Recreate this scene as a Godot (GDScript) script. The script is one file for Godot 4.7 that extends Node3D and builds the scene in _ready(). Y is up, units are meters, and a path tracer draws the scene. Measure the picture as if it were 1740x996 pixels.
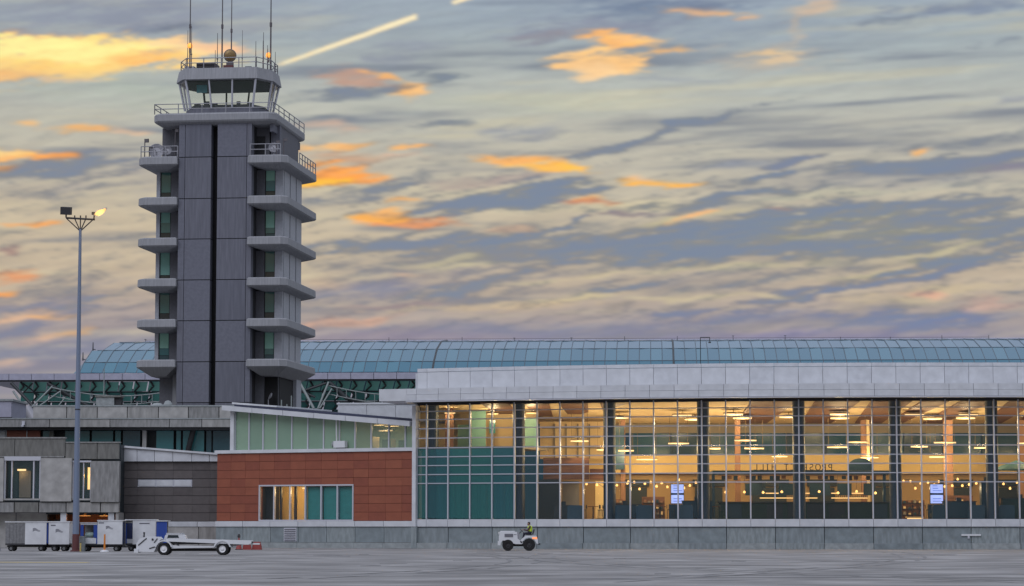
extends Node3D

# ---------------------------------------------------------------- helpers
var M := {}
var boxes := {}
var names := {}

class Sh:
	var st := SurfaceTool.new()
	func _init():
		st.begin(Mesh.PRIMITIVE_TRIANGLES)
		st.set_smooth_group(-1)
	func tri(a: Vector3, b: Vector3, c: Vector3, inside = null):
		var n := (c - a).cross(b - a)
		if n.length_squared() < 1e-14: return
		if inside != null and n.dot((a + b + c) / 3.0 - inside) < 0.0:
			var t := b; b = c; c = t
		st.add_vertex(a); st.add_vertex(b); st.add_vertex(c)
	func quad(a, b, c, d, inside = null):
		tri(a, b, c, inside); tri(a, c, d, inside)
	func box(c: Vector3, s: Vector3, bs := Basis()):
		var p := []
		for k in 8:
			p.append(c + bs * Vector3(s.x * ((k & 1) - 0.5), s.y * (((k >> 1) & 1) - 0.5), s.z * (((k >> 2) & 1) - 0.5)))
		for f in [[0, 1, 3, 2], [4, 5, 7, 6], [0, 1, 5, 4], [2, 3, 7, 6], [0, 2, 6, 4], [1, 3, 7, 5]]:
			quad(p[f[0]], p[f[1]], p[f[2]], p[f[3]], c)
	# rings of equal length joined one after another; closed with caps
	func loft(rings: Array, caps := true, smooth := false):
		st.set_smooth_group(1 if smooth else -1)
		var all := Vector3.ZERO
		for r in rings:
			var cr := Vector3.ZERO
			for v in r: cr += v
			all += cr / r.size()
		all /= rings.size()
		for k in rings.size() - 1:
			var a = rings[k]; var b = rings[k + 1]
			var mid := Vector3.ZERO
			for v in a: mid += v
			for v in b: mid += v
			mid /= 2.0 * a.size()
			for i in a.size():
				var j = (i + 1) % a.size()
				quad(a[i], a[j], b[j], b[i], mid)
		st.set_smooth_group(-1)
		if caps:
			for r in [rings[0], rings[-1]]:
				var flat := PackedVector2Array()
				var nrm: Vector3 = ((r[1] - r[0]).cross(r[2] - r[0])).normalized()
				var ax: Vector3 = (r[1] - r[0]).normalized()
				var ay := nrm.cross(ax)
				for v in r: flat.append(Vector2(ax.dot(v), ay.dot(v)))
				var t := Geometry2D.triangulate_polygon(flat)
				for i in range(0, t.size(), 3): tri(r[t[i]], r[t[i + 1]], r[t[i + 2]], all)
	func tube(a: Vector3, b: Vector3, r0: float, r1 := -1.0, n := 6, smooth := true):
		if r1 < 0.0: r1 = r0
		var d := (b - a).normalized()
		var u := d.cross(Vector3.UP if absf(d.y) < 0.9 else Vector3.RIGHT).normalized()
		var w := d.cross(u)
		var ra := []; var rb := []
		for i in n:
			var q := u * cos(TAU * i / n) + w * sin(TAU * i / n)
			ra.append(a + q * r0); rb.append(b + q * maxf(r1, 0.001))
		loft([ra, rb], true, smooth)
	# rings of [radius, height along axis] about an axis
	func lathe(at: Vector3, axis: Vector3, prof: Array, n := 16, caps := true):
		var d := axis.normalized()
		var u := d.cross(Vector3.UP if absf(d.y) < 0.9 else Vector3.RIGHT).normalized()
		var w := d.cross(u)
		var rings := []
		for p in prof:
			var r := []
			for i in n: r.append(at + d * p[1] + (u * cos(TAU * i / n) + w * sin(TAU * i / n)) * maxf(p[0], 0.001))
			rings.append(r)
		loft(rings, caps)
	# polygon in plan (x, z) raised from y0 to y1
	func slab(pts: Array, y0: float, y1: float):
		var a := []; var b := []
		for p in pts:
			a.append(Vector3(p.x, y0, p.y)); b.append(Vector3(p.x, y1, p.y))
		loft([a, b])
	# polygon in elevation (x, y) from z0 to z1
	func plate(pts: Array, z0: float, z1: float):
		var a := []; var b := []
		for p in pts:
			a.append(Vector3(p.x, p.y, z0)); b.append(Vector3(p.x, p.y, z1))
		loft([a, b])
	func done() -> ArrayMesh:
		st.generate_normals()
		return st.commit()

func nm(called: String) -> String:
	var n: int = names.get(called, 0)
	names[called] = n + 1
	return called if n == 0 else "%s_%03d" % [called, n]

func thing(called: String, label: String, category: String, at := Vector3.ZERO, turn := 0.0, group := "") -> Node3D:
	var o := Node3D.new()
	o.name = nm(called); add_child(o, true)
	o.position = at; o.rotation.y = turn
	tag(o, label, category, group)
	return o

func tag(o: Node, label: String, category: String, group := ""):
	o.set_meta("label", label); o.set_meta("category", category)
	if group: o.set_meta("group", group)

func put(o: Node3D, called: String, parent: Node) -> Node3D:
	var key := "%d/%s" % [parent.get_instance_id(), called]
	var n: int = names.get(key, 0)
	names[key] = n + 1
	o.name = called if n == 0 else "%s_%03d" % [called, n]
	parent.add_child(o, true)
	return o

func node(called: String, parent: Node, at := Vector3.ZERO) -> Node3D:
	var o := put(Node3D.new(), called, parent)
	o.position = at
	return o

func sh(called: String, s: Sh, mat: String, parent: Node) -> MeshInstance3D:
	var o := MeshInstance3D.new()
	o.mesh = s.done(); o.material_override = M[mat]
	put(o, called, parent)
	return o

func bx(called: String, c: Vector3, s: Vector3, mat: String, parent: Node, rot := Vector3.ZERO) -> MeshInstance3D:
	var key := "%.3f,%.3f,%.3f" % [s.x, s.y, s.z]
	if not boxes.has(key):
		var b := BoxMesh.new(); b.size = s; boxes[key] = b
	var o := MeshInstance3D.new()
	o.mesh = boxes[key]; o.material_override = M[mat]
	o.position = c; o.rotation = rot
	put(o, called, parent)
	return o

# box between two x, y, z limits
func bb(called, x0, x1, y0, y1, z0, z1, mat, parent) -> MeshInstance3D:
	return bx(called, Vector3((x0 + x1) / 2.0, (y0 + y1) / 2.0, (z0 + z1) / 2.0), Vector3(absf(x1 - x0), absf(y1 - y0), absf(z1 - z0)), mat, parent)

func mesh(called: String, m: Mesh, mat: String, parent: Node, at := Vector3.ZERO, rot := Vector3.ZERO) -> MeshInstance3D:
	var o := MeshInstance3D.new()
	o.mesh = m; o.material_override = M[mat]; o.position = at; o.rotation = rot
	put(o, called, parent)
	return o

func dup(src: Node3D, called: String, label: String, at: Vector3, turn := 0.0, group := "") -> Node3D:
	var o: Node3D = src.duplicate()
	o.name = nm(called); add_child(o, true)
	o.position = at; o.rotation.y = turn
	o.set_meta("label", label)
	if group: o.set_meta("group", group)
	return o

func omni(parent: Node, at: Vector3, e: float, col: Color, size := 0.15):
	var l := OmniLight3D.new()
	l.light_energy = e; l.light_color = col; l.light_size = size; l.omni_range = 60.0; l.omni_attenuation = 2.0; l.shadow_enabled = true
	l.position = at
	put(l, "lamp_light", parent)

# ---------------------------------------------------------------- materials
func noise_tex(f: float, lo: float, hi: float, octaves := 4, seedv := 1, size := 512, stretch := Vector2.ONE) -> ImageTexture:
	var n := FastNoiseLite.new()
	n.seed = seedv; n.frequency = f; n.fractal_octaves = octaves; n.noise_type = FastNoiseLite.TYPE_SIMPLEX_SMOOTH
	var im := Image.create(size, size, false, Image.FORMAT_RGB8)
	var big := n.get_seamless_image(int(size * stretch.x), int(size * stretch.y), false, false, 0.15, true)
	big.resize(size, size, Image.INTERPOLATE_LANCZOS)
	for y in size:
		for x in size:
			var v := lerpf(lo, hi, big.get_pixel(x, y).r)
			im.set_pixel(x, y, Color(v, v, v))
	return ImageTexture.create_from_image(im)

func mat(called: String, c: Color, rough := 0.8, metal := 0.0, tex: Texture2D = null, scale := 1.0, spec := 0.5) -> StandardMaterial3D:
	var m := StandardMaterial3D.new()
	m.resource_name = called
	m.albedo_color = c.linear_to_srgb(); m.roughness = rough; m.metallic = metal; m.metallic_specular = spec
	if tex:
		m.albedo_texture = tex; m.uv1_triplanar = true; m.uv1_world_triplanar = true
		m.uv1_scale = Vector3.ONE * scale
	M[called] = m
	return m

func glow(called: String, c: Color, e: float):
	var m := mat(called, c * 0.5, 0.5)
	m.emission_enabled = true; m.emission = c.linear_to_srgb(); m.emission_energy_multiplier = e

func glass(called: String, c: Color, alpha: float, rough := 0.05, spec := 0.5):
	var m := mat(called, c, rough, 0.0, null, 1.0, spec)
	m.transparency = BaseMaterial3D.TRANSPARENCY_ALPHA
	m.albedo_color.a = alpha

func L(r, g, b) -> Color: return Color(r, g, b)

func make_materials():
	var grain := noise_tex(0.02, 0.90, 1.0, 5, 3)
	var blotch := noise_tex(0.012, 0.82, 1.0, 5, 7)
	var stain := noise_tex(0.02, 0.78, 1.0, 4, 11, 512, Vector2(1.6, 0.4))
	var apron := noise_tex(0.014, 0.60, 1.0, 6, 21, 1024)
	var apron2 := noise_tex(0.02, 0.0, 1.0, 5, 23)
	var wood := noise_tex(0.02, 0.7, 1.0, 4, 31, 256, Vector2(0.3, 2.0))
	var runs := noise_tex(0.02, 0.84, 1.0, 4, 41, 512, Vector2(3.0, 0.22))
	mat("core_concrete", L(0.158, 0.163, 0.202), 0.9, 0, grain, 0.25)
	mat("core_concrete_b", L(0.152, 0.157, 0.195), 0.9, 0, runs, 0.09)
	mat("core_concrete_c", L(0.166, 0.17, 0.208), 0.9, 0, runs, 0.13)
	mat("balcony_concrete", L(0.33, 0.335, 0.36), 0.85, 0, runs, 0.16)
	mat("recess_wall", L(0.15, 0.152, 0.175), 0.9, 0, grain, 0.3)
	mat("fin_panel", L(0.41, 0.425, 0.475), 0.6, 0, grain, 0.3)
	mat("black", L(0.012, 0.012, 0.014), 0.8)
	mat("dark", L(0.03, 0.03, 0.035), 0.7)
	mat("rail", L(0.30, 0.30, 0.33), 0.5, 0.3)
	mat("antenna", L(0.10, 0.09, 0.10), 0.6)
	mat("concrete", L(0.37, 0.362, 0.352), 0.9, 0, stain, 0.11)
	mat("concrete_b", L(0.43, 0.42, 0.41), 0.9, 0, blotch, 0.13)
	mat("concrete_c", L(0.3, 0.297, 0.295), 0.9, 0, stain, 0.17)
	mat("concrete_dark", L(0.2, 0.197, 0.185), 0.9, 0, stain, 0.15)
	mat("base_a", L(0.275, 0.315, 0.335), 0.9, 0, stain, 0.15)
	mat("base_b", L(0.24, 0.28, 0.3), 0.9, 0, blotch, 0.2)
	mat("base_c", L(0.305, 0.345, 0.36), 0.9, 0, stain, 0.21)
	mat("plinth", L(0.34, 0.37, 0.38), 0.9, 0, blotch, 0.3)
	mat("white_panel", L(0.595, 0.61, 0.65), 0.45, 0, grain, 0.08)
	mat("white_panel_b", L(0.575, 0.592, 0.635), 0.45, 0, grain, 0.11)
	mat("white_panel_c", L(0.62, 0.635, 0.675), 0.45, 0, grain, 0.09)
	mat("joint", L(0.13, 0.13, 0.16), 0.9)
	mat("mullion", L(0.5, 0.51, 0.57), 0.4, 0.2)
	mat("mullion_dark", L(0.42, 0.43, 0.49), 0.4, 0.2)
	mat("red_a", L(0.285, 0.08, 0.043), 0.5, 0, grain, 0.12)
	mat("red_b", L(0.268, 0.073, 0.04), 0.5, 0, grain, 0.15)
	mat("red_c", L(0.3, 0.087, 0.046), 0.5, 0, grain, 0.1)
	mat("red_d", L(0.25, 0.066, 0.038), 0.5, 0, grain, 0.14)
	mat("brown_a", L(0.112, 0.098, 0.098), 0.6, 0, grain, 0.15)
	mat("brown_b", L(0.104, 0.09, 0.091), 0.6, 0, blotch, 0.2)
	mat("brown_c", L(0.12, 0.104, 0.103), 0.6, 0, grain, 0.2)
	mat("roof_dark", L(0.03, 0.035, 0.07), 0.5)
	mat("teal_dark", L(0.03, 0.075, 0.09), 0.12)
	mat("teal_mid", L(0.04, 0.15, 0.16), 0.15)
	mat("clerestory_teal", L(0.018, 0.075, 0.12), 0.2)
	mat("clerestory_teal_b", L(0.012, 0.045, 0.075), 0.2)
	mat("umbrella_teal", L(0.02, 0.10, 0.12), 0.7)
	mat("teal_wall", L(0.03, 0.24, 0.23), 0.5, 0, grain, 0.2)
	mat("teal_wall_b", L(0.03, 0.19, 0.23), 0.5, 0, grain, 0.2)
	mat("green_blind", L(0.26, 0.5, 0.4), 0.5)
	mat("green_blind_b", L(0.17, 0.36, 0.31), 0.5)
	mat("window_teal", L(0.07, 0.17, 0.155), 0.1)
	mat("window_low", L(0.02, 0.03, 0.035), 0.1)
	mat("column_navy", L(0.012, 0.03, 0.055), 0.4)
	mat("interior_cream", L(0.7, 0.53, 0.29), 0.8)
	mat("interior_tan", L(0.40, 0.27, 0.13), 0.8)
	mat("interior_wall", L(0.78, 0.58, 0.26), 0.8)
	mat("interior_wood", L(0.235, 0.105, 0.058), 0.6, 0, wood, 0.3)
	mat("interior_floor", L(0.25, 0.17, 0.10), 0.5)
	mat("interior_dark", L(0.015, 0.025, 0.032), 0.5)
	mat("interior_navy", L(0.015, 0.045, 0.07), 0.5)
	mat("interior_green", L(0.01, 0.035, 0.03), 0.6)
	mat("interior_grey", L(0.25, 0.22, 0.17), 0.7)
	mat("interior_brick", L(0.28, 0.145, 0.08), 0.7)
	mat("pale_green_wall", L(0.55, 0.68, 0.52), 0.6)
	glass("teal_glass", L(0.025, 0.17, 0.165), 0.42, 0.06)
	glass("teal_glass_b", L(0.022, 0.145, 0.165), 0.38, 0.06)
	glass("clear_glass", L(0.03, 0.10, 0.11), 0.05, 0.05, 0.33)
	glass("cab_glass", L(0.30, 0.42, 0.30), 0.03, 0.03, 0.3)
	glass("green_glass", L(0.34, 0.5, 0.37), 0.55, 0.08)
	glass("green_glass_b", L(0.3, 0.46, 0.35), 0.50, 0.08)
	glass("green_glass_c", L(0.36, 0.5, 0.36), 0.28, 0.08)
	mat("vault_a", L(0.05, 0.165, 0.235), 0.12, 0.55)
	mat("vault_b", L(0.043, 0.15, 0.22), 0.12, 0.55)
	mat("vault_c", L(0.058, 0.18, 0.25), 0.12, 0.55)
	mat("vault_rib", L(0.08, 0.11, 0.14), 0.5)
	mat("fascia", L(0.38, 0.38, 0.48), 0.5, 0, grain, 0.1)
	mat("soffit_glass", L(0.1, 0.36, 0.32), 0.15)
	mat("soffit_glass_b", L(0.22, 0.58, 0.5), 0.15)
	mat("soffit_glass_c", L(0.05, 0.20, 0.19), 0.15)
	mat("truss_white", L(0.22, 0.25, 0.25), 0.5)
	mat("truss_dark", L(0.03, 0.035, 0.04), 0.5)
	var a := mat("apron", L(0.36, 0.348, 0.348), 0.85, 0, apron, 0.011)
	a.detail_enabled = true; a.detail_albedo = grain; a.detail_blend_mode = BaseMaterial3D.BLEND_MODE_MUL
	a.detail_mask = apron2
	mat("apron_stain", L(0.16, 0.158, 0.163), 0.9, 0, grain, 0.2)
	mat("apron_mark", L(0.20, 0.197, 0.203), 0.9, 0, grain, 0.2)
	mat("apron_light", L(0.40, 0.40, 0.41), 0.9, 0, grain, 0.2)
	mat("yellow_paint", L(0.50, 0.38, 0.12), 0.8, 0, grain, 0.5)
	mat("mast_blue", L(0.17, 0.21, 0.30), 0.5, 0.2)
	mat("mast_rust", L(0.10, 0.03, 0.03), 0.7)
	mat("vehicle_white", L(0.62, 0.63, 0.66), 0.35)
	mat("cart_white", L(0.66, 0.67, 0.70), 0.4, 0, grain, 0.1)
	mat("cart_grey", L(0.22, 0.22, 0.23), 0.6, 0, blotch, 0.6)
	mat("curtain_blue", L(0.02, 0.06, 0.30), 0.7)
	mat("curtain_navy", L(0.012, 0.02, 0.07), 0.8)
	mat("tyre", L(0.012, 0.012, 0.013), 0.9)
	mat("rim", L(0.72, 0.72, 0.74), 0.45, 0.0)
	mat("emblem_grey", L(0.12, 0.12, 0.15), 0.6)
	mat("orange", L(0.62, 0.20, 0.02), 0.6)
	mat("barrier_red", L(0.28, 0.045, 0.04), 0.5)
	mat("skin", L(0.25, 0.14, 0.10), 0.6)
	mat("vest", L(0.55, 0.75, 0.05), 0.7)
	mat("jacket", L(0.07, 0.03, 0.035), 0.8)
	mat("trousers", L(0.02, 0.02, 0.035), 0.9)
	mat("hair", L(0.02, 0.015, 0.012), 0.8)
	mat("bag_pale", L(0.35, 0.45, 0.42), 0.7)
	mat("brass", L(0.24, 0.16, 0.07), 0.45, 0.5)
	glow("glow_warm", L(1.0, 0.62, 0.24), 1.3)
	glow("glow_pale", L(1.0, 0.70, 0.34), 1.25)
	glow("glow_bulb", L(1.0, 0.56, 0.17), 1.8)
	glow("glow_screen", L(0.45, 0.55, 1.0), 0.9)
	glow("glow_screen_dim", L(0.12, 0.20, 0.55), 0.8)
	glow("glow_orange", L(1.0, 0.42, 0.08), 0.9)
	glow("glow_flood", L(1.0, 0.62, 0.26), 0.4)
	glow("glow_dim", L(1.0, 0.50, 0.15), 0.5)
	glow("glow_tail", L(1.0, 0.32, 0.12), 1.0)

# ---------------------------------------------------------------- sky
const SKY_W := 4096
const SKY_H := 4096
const FOCAL := 4460.0
var sky_noise := FastNoiseLite.new()
var wisp_noise := FastNoiseLite.new()

func ramp(stops: Array, x: float) -> Color:
	for k in range(1, stops.size()):
		if x <= stops[k][0]:
			var t: float = clampf((x - stops[k - 1][0]) / (stops[k][0] - stops[k - 1][0]), 0, 1)
			return stops[k - 1][1].lerp(stops[k][1], t)
	return stops[-1][1]

func C8(r, g, b) -> Color: return Color(r / 255.0, g / 255.0, b / 255.0)

var sky_stops := [
	[0.0, C8(138, 140, 156)], [3.6, C8(148, 148, 160)], [4.3, C8(166, 160, 160)], [5.2, C8(188, 177, 160)], [6.6, C8(192, 184, 166)], [8.0, C8(186, 184, 172)],
	[9.4, C8(178, 183, 178)], [10.6, C8(164, 174, 177)], [12.0, C8(158, 171, 182)], [18.0, C8(172, 184, 204)], [30.0, C8(206, 215, 236)], [50.0, C8(228, 235, 252)], [90.0, C8(238, 243, 255)]]

# the air and thin streaky cloud in any direction; azimuth and elevation in degrees, azimuth 0 straight ahead
func sky_base(az: float, el: float) -> Color:
	var a := deg_to_rad(az)
	var slope := el + 2.0 * sin(a) * -1.0 * 0.9
	var c := ramp(sky_stops, el + 0.5 * sky_noise.get_noise_3d(sin(a) * 260.0, cos(a) * 260.0, slope * 40.0))
	var warm := clampf(0.5 - 1.6 * sin(a), 0.0, 1.0) * 0.5 + 0.25
	c = c.lerp(Color(c.r * 1.04, c.g * 0.99, c.b * 0.92), warm * 0.7 * clampf(1.5 - el / 14.0, 0, 1))
	var band := clampf(el / 3.0, 0.4, 1.0) * clampf(1.4 - absf(el - 5.5) / 9.0, 0.12, 1.0)
	var s := sky_noise.get_noise_3d(sin(a) * 420.0, cos(a) * 420.0, slope * 105.0) + 0.55 * wisp_noise.get_noise_3d(sin(a) * 900.0, cos(a) * 900.0, slope * 330.0)
	var d := smoothstep(0.08, 0.75, s) * band
	c = c.lerp(C8(116, 123, 136), d * 0.62)
	var l := smoothstep(0.05, 0.65, -s) * band
	return c.lerp(C8(210, 200, 166), l * 0.4)

# [x, y, half width, half height, rise (y per x), colour, strength, hardness]: clouds by direction, in 1/4460 of a radian right of centre (870) and below the frame's top
func sky_clouds() -> Array:
	var yel := C8(255, 232, 160); var org := C8(247, 187, 120); var hot := C8(249, 170, 98); var pea := C8(232, 192, 156)
	var pnk := C8(218, 178, 152); var sla := C8(86, 97, 114); var dim := C8(110, 118, 131); var mau := C8(136, 139, 155); var gry := C8(146, 151, 162); var crm := C8(212, 200, 160)
	return [
		[1260, 405, 430, 62, -0.08, C8(102, 112, 124), 0.8, 0.3], [1560, 400, 300, 70, -0.06, C8(106, 115, 126), 0.75, 0.3], [860, 420, 330, 44, -0.1, C8(114, 120, 130), 0.7, 0.3], [1480, 300, 360, 34, -0.05, C8(138, 142, 150), 0.5, 0.25], [700, 480, 330, 46, -0.06, C8(140, 138, 148), 0.55, 0.25], [1180, 480, 330, 30, -0.06, C8(132, 134, 144), 0.5, 0.25], [180, 300, 300, 50, 0.02, C8(150, 148, 152), 0.5, 0.25], [120, 520, 300, 60, -0.1, C8(150, 142, 146), 0.5, 0.25], [1150, 40, 420, 70, 0.0, C8(146, 156, 168), 0.55, 0.25], [330, 20, 420, 60, 0.0, C8(148, 154, 166), 0.5, 0.25],
		[1420, 372, 170, 5, -0.1, crm, 0.6, 0.7], [1180, 368, 140, 8, -0.1, crm, 0.7, 0.6], [1000, 470, 170, 6, -0.09, crm, 0.6, 0.6], [1260, 454, 190, 6, -0.06, crm, 0.55, 0.6], [820, 452, 120, 5, -0.06, crm, 0.6, 0.6], [1600, 415, 170, 4, -0.1, crm, 0.5, 0.7], [1120, 350, 170, 9, -0.08, crm, 0.5, 0.5], [1600, 320, 190, 9, -0.05, C8(190, 187, 170), 0.6, 0.5],
		[190, 30, 280, 44, 0.02, gry, 0.75, 0.5], [60, 60, 160, 14, 0.05, C8(160, 145, 140), 0.5, 0.5], [280, 48, 90, 10, 0, dim, 0.4, 0.5],
		[-40, 100, 160, 44, 0.0, org, 0.9, 1.2], [90, 97, 190, 38, -0.03, org, 0.95, 1.6], [120, 96, 235, 36, -0.02, C8(255, 214, 136), 0.9, 1.6], [110, 92, 225, 29, -0.02, yel, 1.0, 1.3], [10, 84, 130, 24, 0.0, yel, 1.0, 0.9], [240, 88, 100, 26, -0.05, org, 0.95, 1.5], [225, 84, 130, 18, -0.05, yel, 0.95, 1.1], [300, 76, 80, 15, 0.0, C8(240, 205, 160), 0.8, 1.2], [370, 78, 75, 9, 0.05, pea, 0.9, 1.0], [75, 112, 120, 14, 0.02, C8(255, 206, 124), 0.8, 1.0], [20, 126, 90, 9, 0, org, 0.7, 0.8],
		[110, 133, 70, 5, 0.05, pea, 0.7, 0.8], [200, 150, 300, 40, 0.1, C8(176, 184, 170), 0.5, 0.4],
		[52, 211, 34, 6, 0.1, org, 0.6, 0.8], [150, 221, 55, 8, 0.03, org, 0.8, 1.0], [215, 222, 40, 7, 0, pea, 0.6, 0.8],
		[120, 280, 150, 22, 0.0, dim, 0.85, 0.7], [40, 298, 120, 10, 0.0, sla, 0.5, 0.6], [15, 262, 66, 15, 0.06, org, 1.0, 1.3], [80, 266, 46, 8, 0.05, hot, 0.8, 1.0], [0, 258, 50, 9, 0.02, yel, 0.6, 1.0], [20, 286, 40, 5, 0, hot, 0.5, 0.8],
		[70, 330, 120, 10, 0.1, dim, 0.35, 0.5], [35, 381, 66, 5, -0.02, hot, 0.8, 1.0], [15, 424, 30, 8, -0.1, C8(150, 120, 118), 0.7, 0.8], [20, 472, 44, 14, 0.0, C8(226, 156, 112), 0.8, 0.9], [12, 497, 34, 6, -0.05, hot, 0.8, 1.0], [90, 490, 60, 18, -0.1, dim, 0.5, 0.5],
		[170, 505, 120, 8, -0.28, dim, 0.7, 0.7], [60, 520, 120, 9, -0.15, mau, 0.7, 0.6], [50, 540, 70, 10, -0.15, pea, 0.8, 0.9], [105, 538, 40, 6, -0.05, org, 0.8, 1.0], [70, 575, 60, 12, -0.25, pea, 0.85, 0.9], [115, 565, 40, 6, -0.2, org, 0.5, 0.8], [40, 560, 130, 10, -0.3, mau, 0.8, 0.8], [30, 600, 180, 26, -0.1, mau, 0.8, 0.5], [190, 585, 150, 24, -0.05, mau, 0.6, 0.5], [15, 618, 40, 8, 0, pea, 0.5, 0.6],
		[575, 247, 66, 8, -0.05, org, 0.9, 1.0], [590, 268, 100, 14, 0.05, C8(202, 160, 130), 0.6, 0.5], [585, 298, 78, 20, 0.06, hot, 1.0, 1.1], [560, 307, 46, 8, 0, C8(255, 190, 90), 0.9, 1.0], [700, 251, 40, 4, 0.02, org, 0.8, 1.0], [680, 265, 60, 7, 0.05, pnk, 0.5, 0.6],
		[610, 132, 76, 18, 0.05, C8(190, 158, 140), 0.85, 1.0], [662, 134, 34, 10, 0.3, org, 0.9, 1.1], [690, 160, 38, 16, 0.05, org, 0.95, 1.4], [705, 158, 22, 9, 0, C8(250, 200, 140), 0.7, 1.0], [600, 156, 90, 10, -0.08, dim, 0.9, 0.8], [560, 172, 80, 6, -0.1, dim, 0.5, 0.6], [745, 134, 56, 12, -0.06, sla, 0.6, 0.8], [690, 80, 100, 16, 0, gry, 0.55, 0.5], [640, 97, 80, 9, 0.1, gry, 0.5, 0.6],
		[560, 203, 50, 7, -0.05, dim, 0.6, 0.6], [570, 215, 90, 8, 0.0, pnk, 0.5, 0.5],
		[1010, 48, 170, 26, -0.05, gry, 0.8, 0.6], [1120, 15, 150, 22, 0.05, C8(128, 140, 156), 0.8, 0.6], [940, 62, 90, 10, -0.05, C8(150, 146, 150), 0.6, 0.7], [1060, 70, 90, 17, 0.1, org, 0.95, 1.2], [1022, 106, 84, 20, 0.0, C8(248, 202, 142), 0.95, 1.5], [1010, 124, 44, 16, -0.1, C8(240, 206, 160), 0.8, 1.2], [1085, 66, 56, 10, 0.06, C8(248, 200, 142), 0.7, 1.0],
		[760, 212, 70, 8, -0.06, dim, 0.6, 0.7], [870, 224, 90, 16, 0.0, gry, 0.6, 0.5], [1000, 262, 66, 7, -0.25, dim, 0.75, 0.8],
		[1170, 212, 150, 5, -0.27, dim, 0.75, 0.9], [1155, 211, 30, 7, -0.35, sla, 0.7, 1.0], [1240, 188, 60, 3, -0.27, dim, 0.5, 0.8], [1080, 240, 60, 5, -0.15, dim, 0.6, 0.7],
		[880, 272, 78, 11, 0.05, org, 1.0, 1.4], [940, 286, 60, 8, 0.06, C8(254, 192, 100), 1.0, 1.4], [890, 283, 50, 6, 0.05, C8(255, 200, 112), 0.7, 1.0], [1110, 309, 80, 8, 0.02, C8(254, 190, 100), 0.95, 1.2], [1080, 302, 40, 6, 0, pea, 0.5, 0.8],
		[850, 306, 160, 12, -0.08, C8(166, 152, 148), 0.7, 0.5], [840, 338, 180, 24, -0.14, sla, 0.95, 0.8], [930, 334, 110, 16, -0.12, sla, 0.7, 0.8], [760, 350, 90, 15, -0.05, dim, 0.7, 0.7], [640, 322, 120, 13, -0.16, dim, 0.8, 0.7], [560, 342, 80, 10, -0.15, dim, 0.5, 0.6],
		[650, 366, 52, 9, -0.3, org, 0.95, 1.3], [690, 378, 100, 9, 0.0, C8(232, 160, 112), 0.9, 1.0], [640, 371, 44, 6, 0, C8(255, 186, 98), 0.8, 1.2], [685, 341, 30, 4, 0.05, org, 0.8, 1.0], [1010, 345, 56, 7, 0.06, C8(220, 150, 112), 0.9, 1.0], [1000, 338, 36, 4, 0, org, 0.6, 1.0], [860, 390, 46, 5, 0, pea, 0.6, 0.8],
		[690, 414, 210, 15, -0.04, dim, 0.95, 0.7], [560, 424, 90, 9, -0.1, sla, 0.6, 0.7], [840, 414, 160, 9, -0.12, sla, 0.6, 0.7], [890, 400, 60, 4, -0.3, sla, 0.8, 0.9], [960, 378, 70, 4, -0.25, sla, 0.85, 1.0], [1060, 366, 90, 4, -0.06, C8(120, 110, 122), 0.8, 1.0],
		[900, 440, 130, 8, -0.22, dim, 0.75, 0.8], [820, 478, 120, 12, -0.2, dim, 0.7, 0.7], [600, 495, 130, 20, -0.05, mau, 0.8, 0.5], [720, 500, 140, 8, -0.1, dim, 0.6, 0.6], [640, 465, 90, 9, -0.1, dim, 0.4, 0.5], [690, 468, 50, 5, 0, pea, 0.5, 0.7], [750, 445, 110, 9, -0.08, crm, 0.6, 0.6], [690, 520, 90, 6, -0.04, C8(160, 140, 142), 0.6, 0.6],
		[1200, 392, 240, 18, -0.12, sla, 0.9, 0.7], [1140, 428, 200, 22, -0.06, sla, 0.8, 0.6], [1040, 410, 120, 12, -0.15, dim, 0.8, 0.7], [1330, 362, 200, 9, -0.12, dim, 0.9, 0.8], [1480, 350, 170, 10, -0.12, sla, 0.7, 0.7], [1640, 350, 170, 20, -0.02, dim, 0.8, 0.6], [1700, 390, 170, 26, -0.05, dim, 0.85, 0.6], [1300, 424, 220, 14, -0.05, dim, 0.8, 0.6], [1460, 420, 160, 20, -0.04, dim, 0.7, 0.5], [1250, 432, 170, 4, -0.04, sla, 0.8, 0.9], [1560, 392, 150, 6, -0.06, crm, 0.5, 0.7], [1400, 395, 120, 4, -0.1, crm, 0.5, 0.8],
		[1500, 480, 260, 9, -0.17, C8(100, 108, 128), 0.95, 1.0], [1380, 492, 90, 7, -0.04, C8(104, 112, 132), 0.85, 1.0], [1630, 442, 180, 12, -0.2, sla, 0.85, 0.8], [1590, 430, 120, 5, -0.2, crm, 0.7, 0.9], [1480, 462, 110, 4, -0.16, crm, 0.6, 0.9], [1330, 470, 140, 8, -0.14, dim, 0.6, 0.7], [1600, 500, 220, 16, -0.12, C8(206, 190, 156), 0.7, 0.6],
		[1345, 276, 46, 11, -0.28, C8(96, 102, 120), 0.95, 1.1], [1305, 306, 56, 8, -0.25, sla, 0.95, 1.1], [1270, 330, 120, 5, -0.12, sla, 0.85, 1.0], [1190, 345, 120, 9, -0.08, dim, 0.7, 0.6], [1260, 280, 90, 10, -0.1, gry, 0.6, 0.5], [1175, 367, 34, 5, -0.25, C8(240, 188, 136), 0.9, 1.0], [1345, 355, 36, 4, 0, pnk, 0.6, 0.8], [1380, 330, 120, 14, -0.1, C8(194, 190, 165), 0.6, 0.6],
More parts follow.
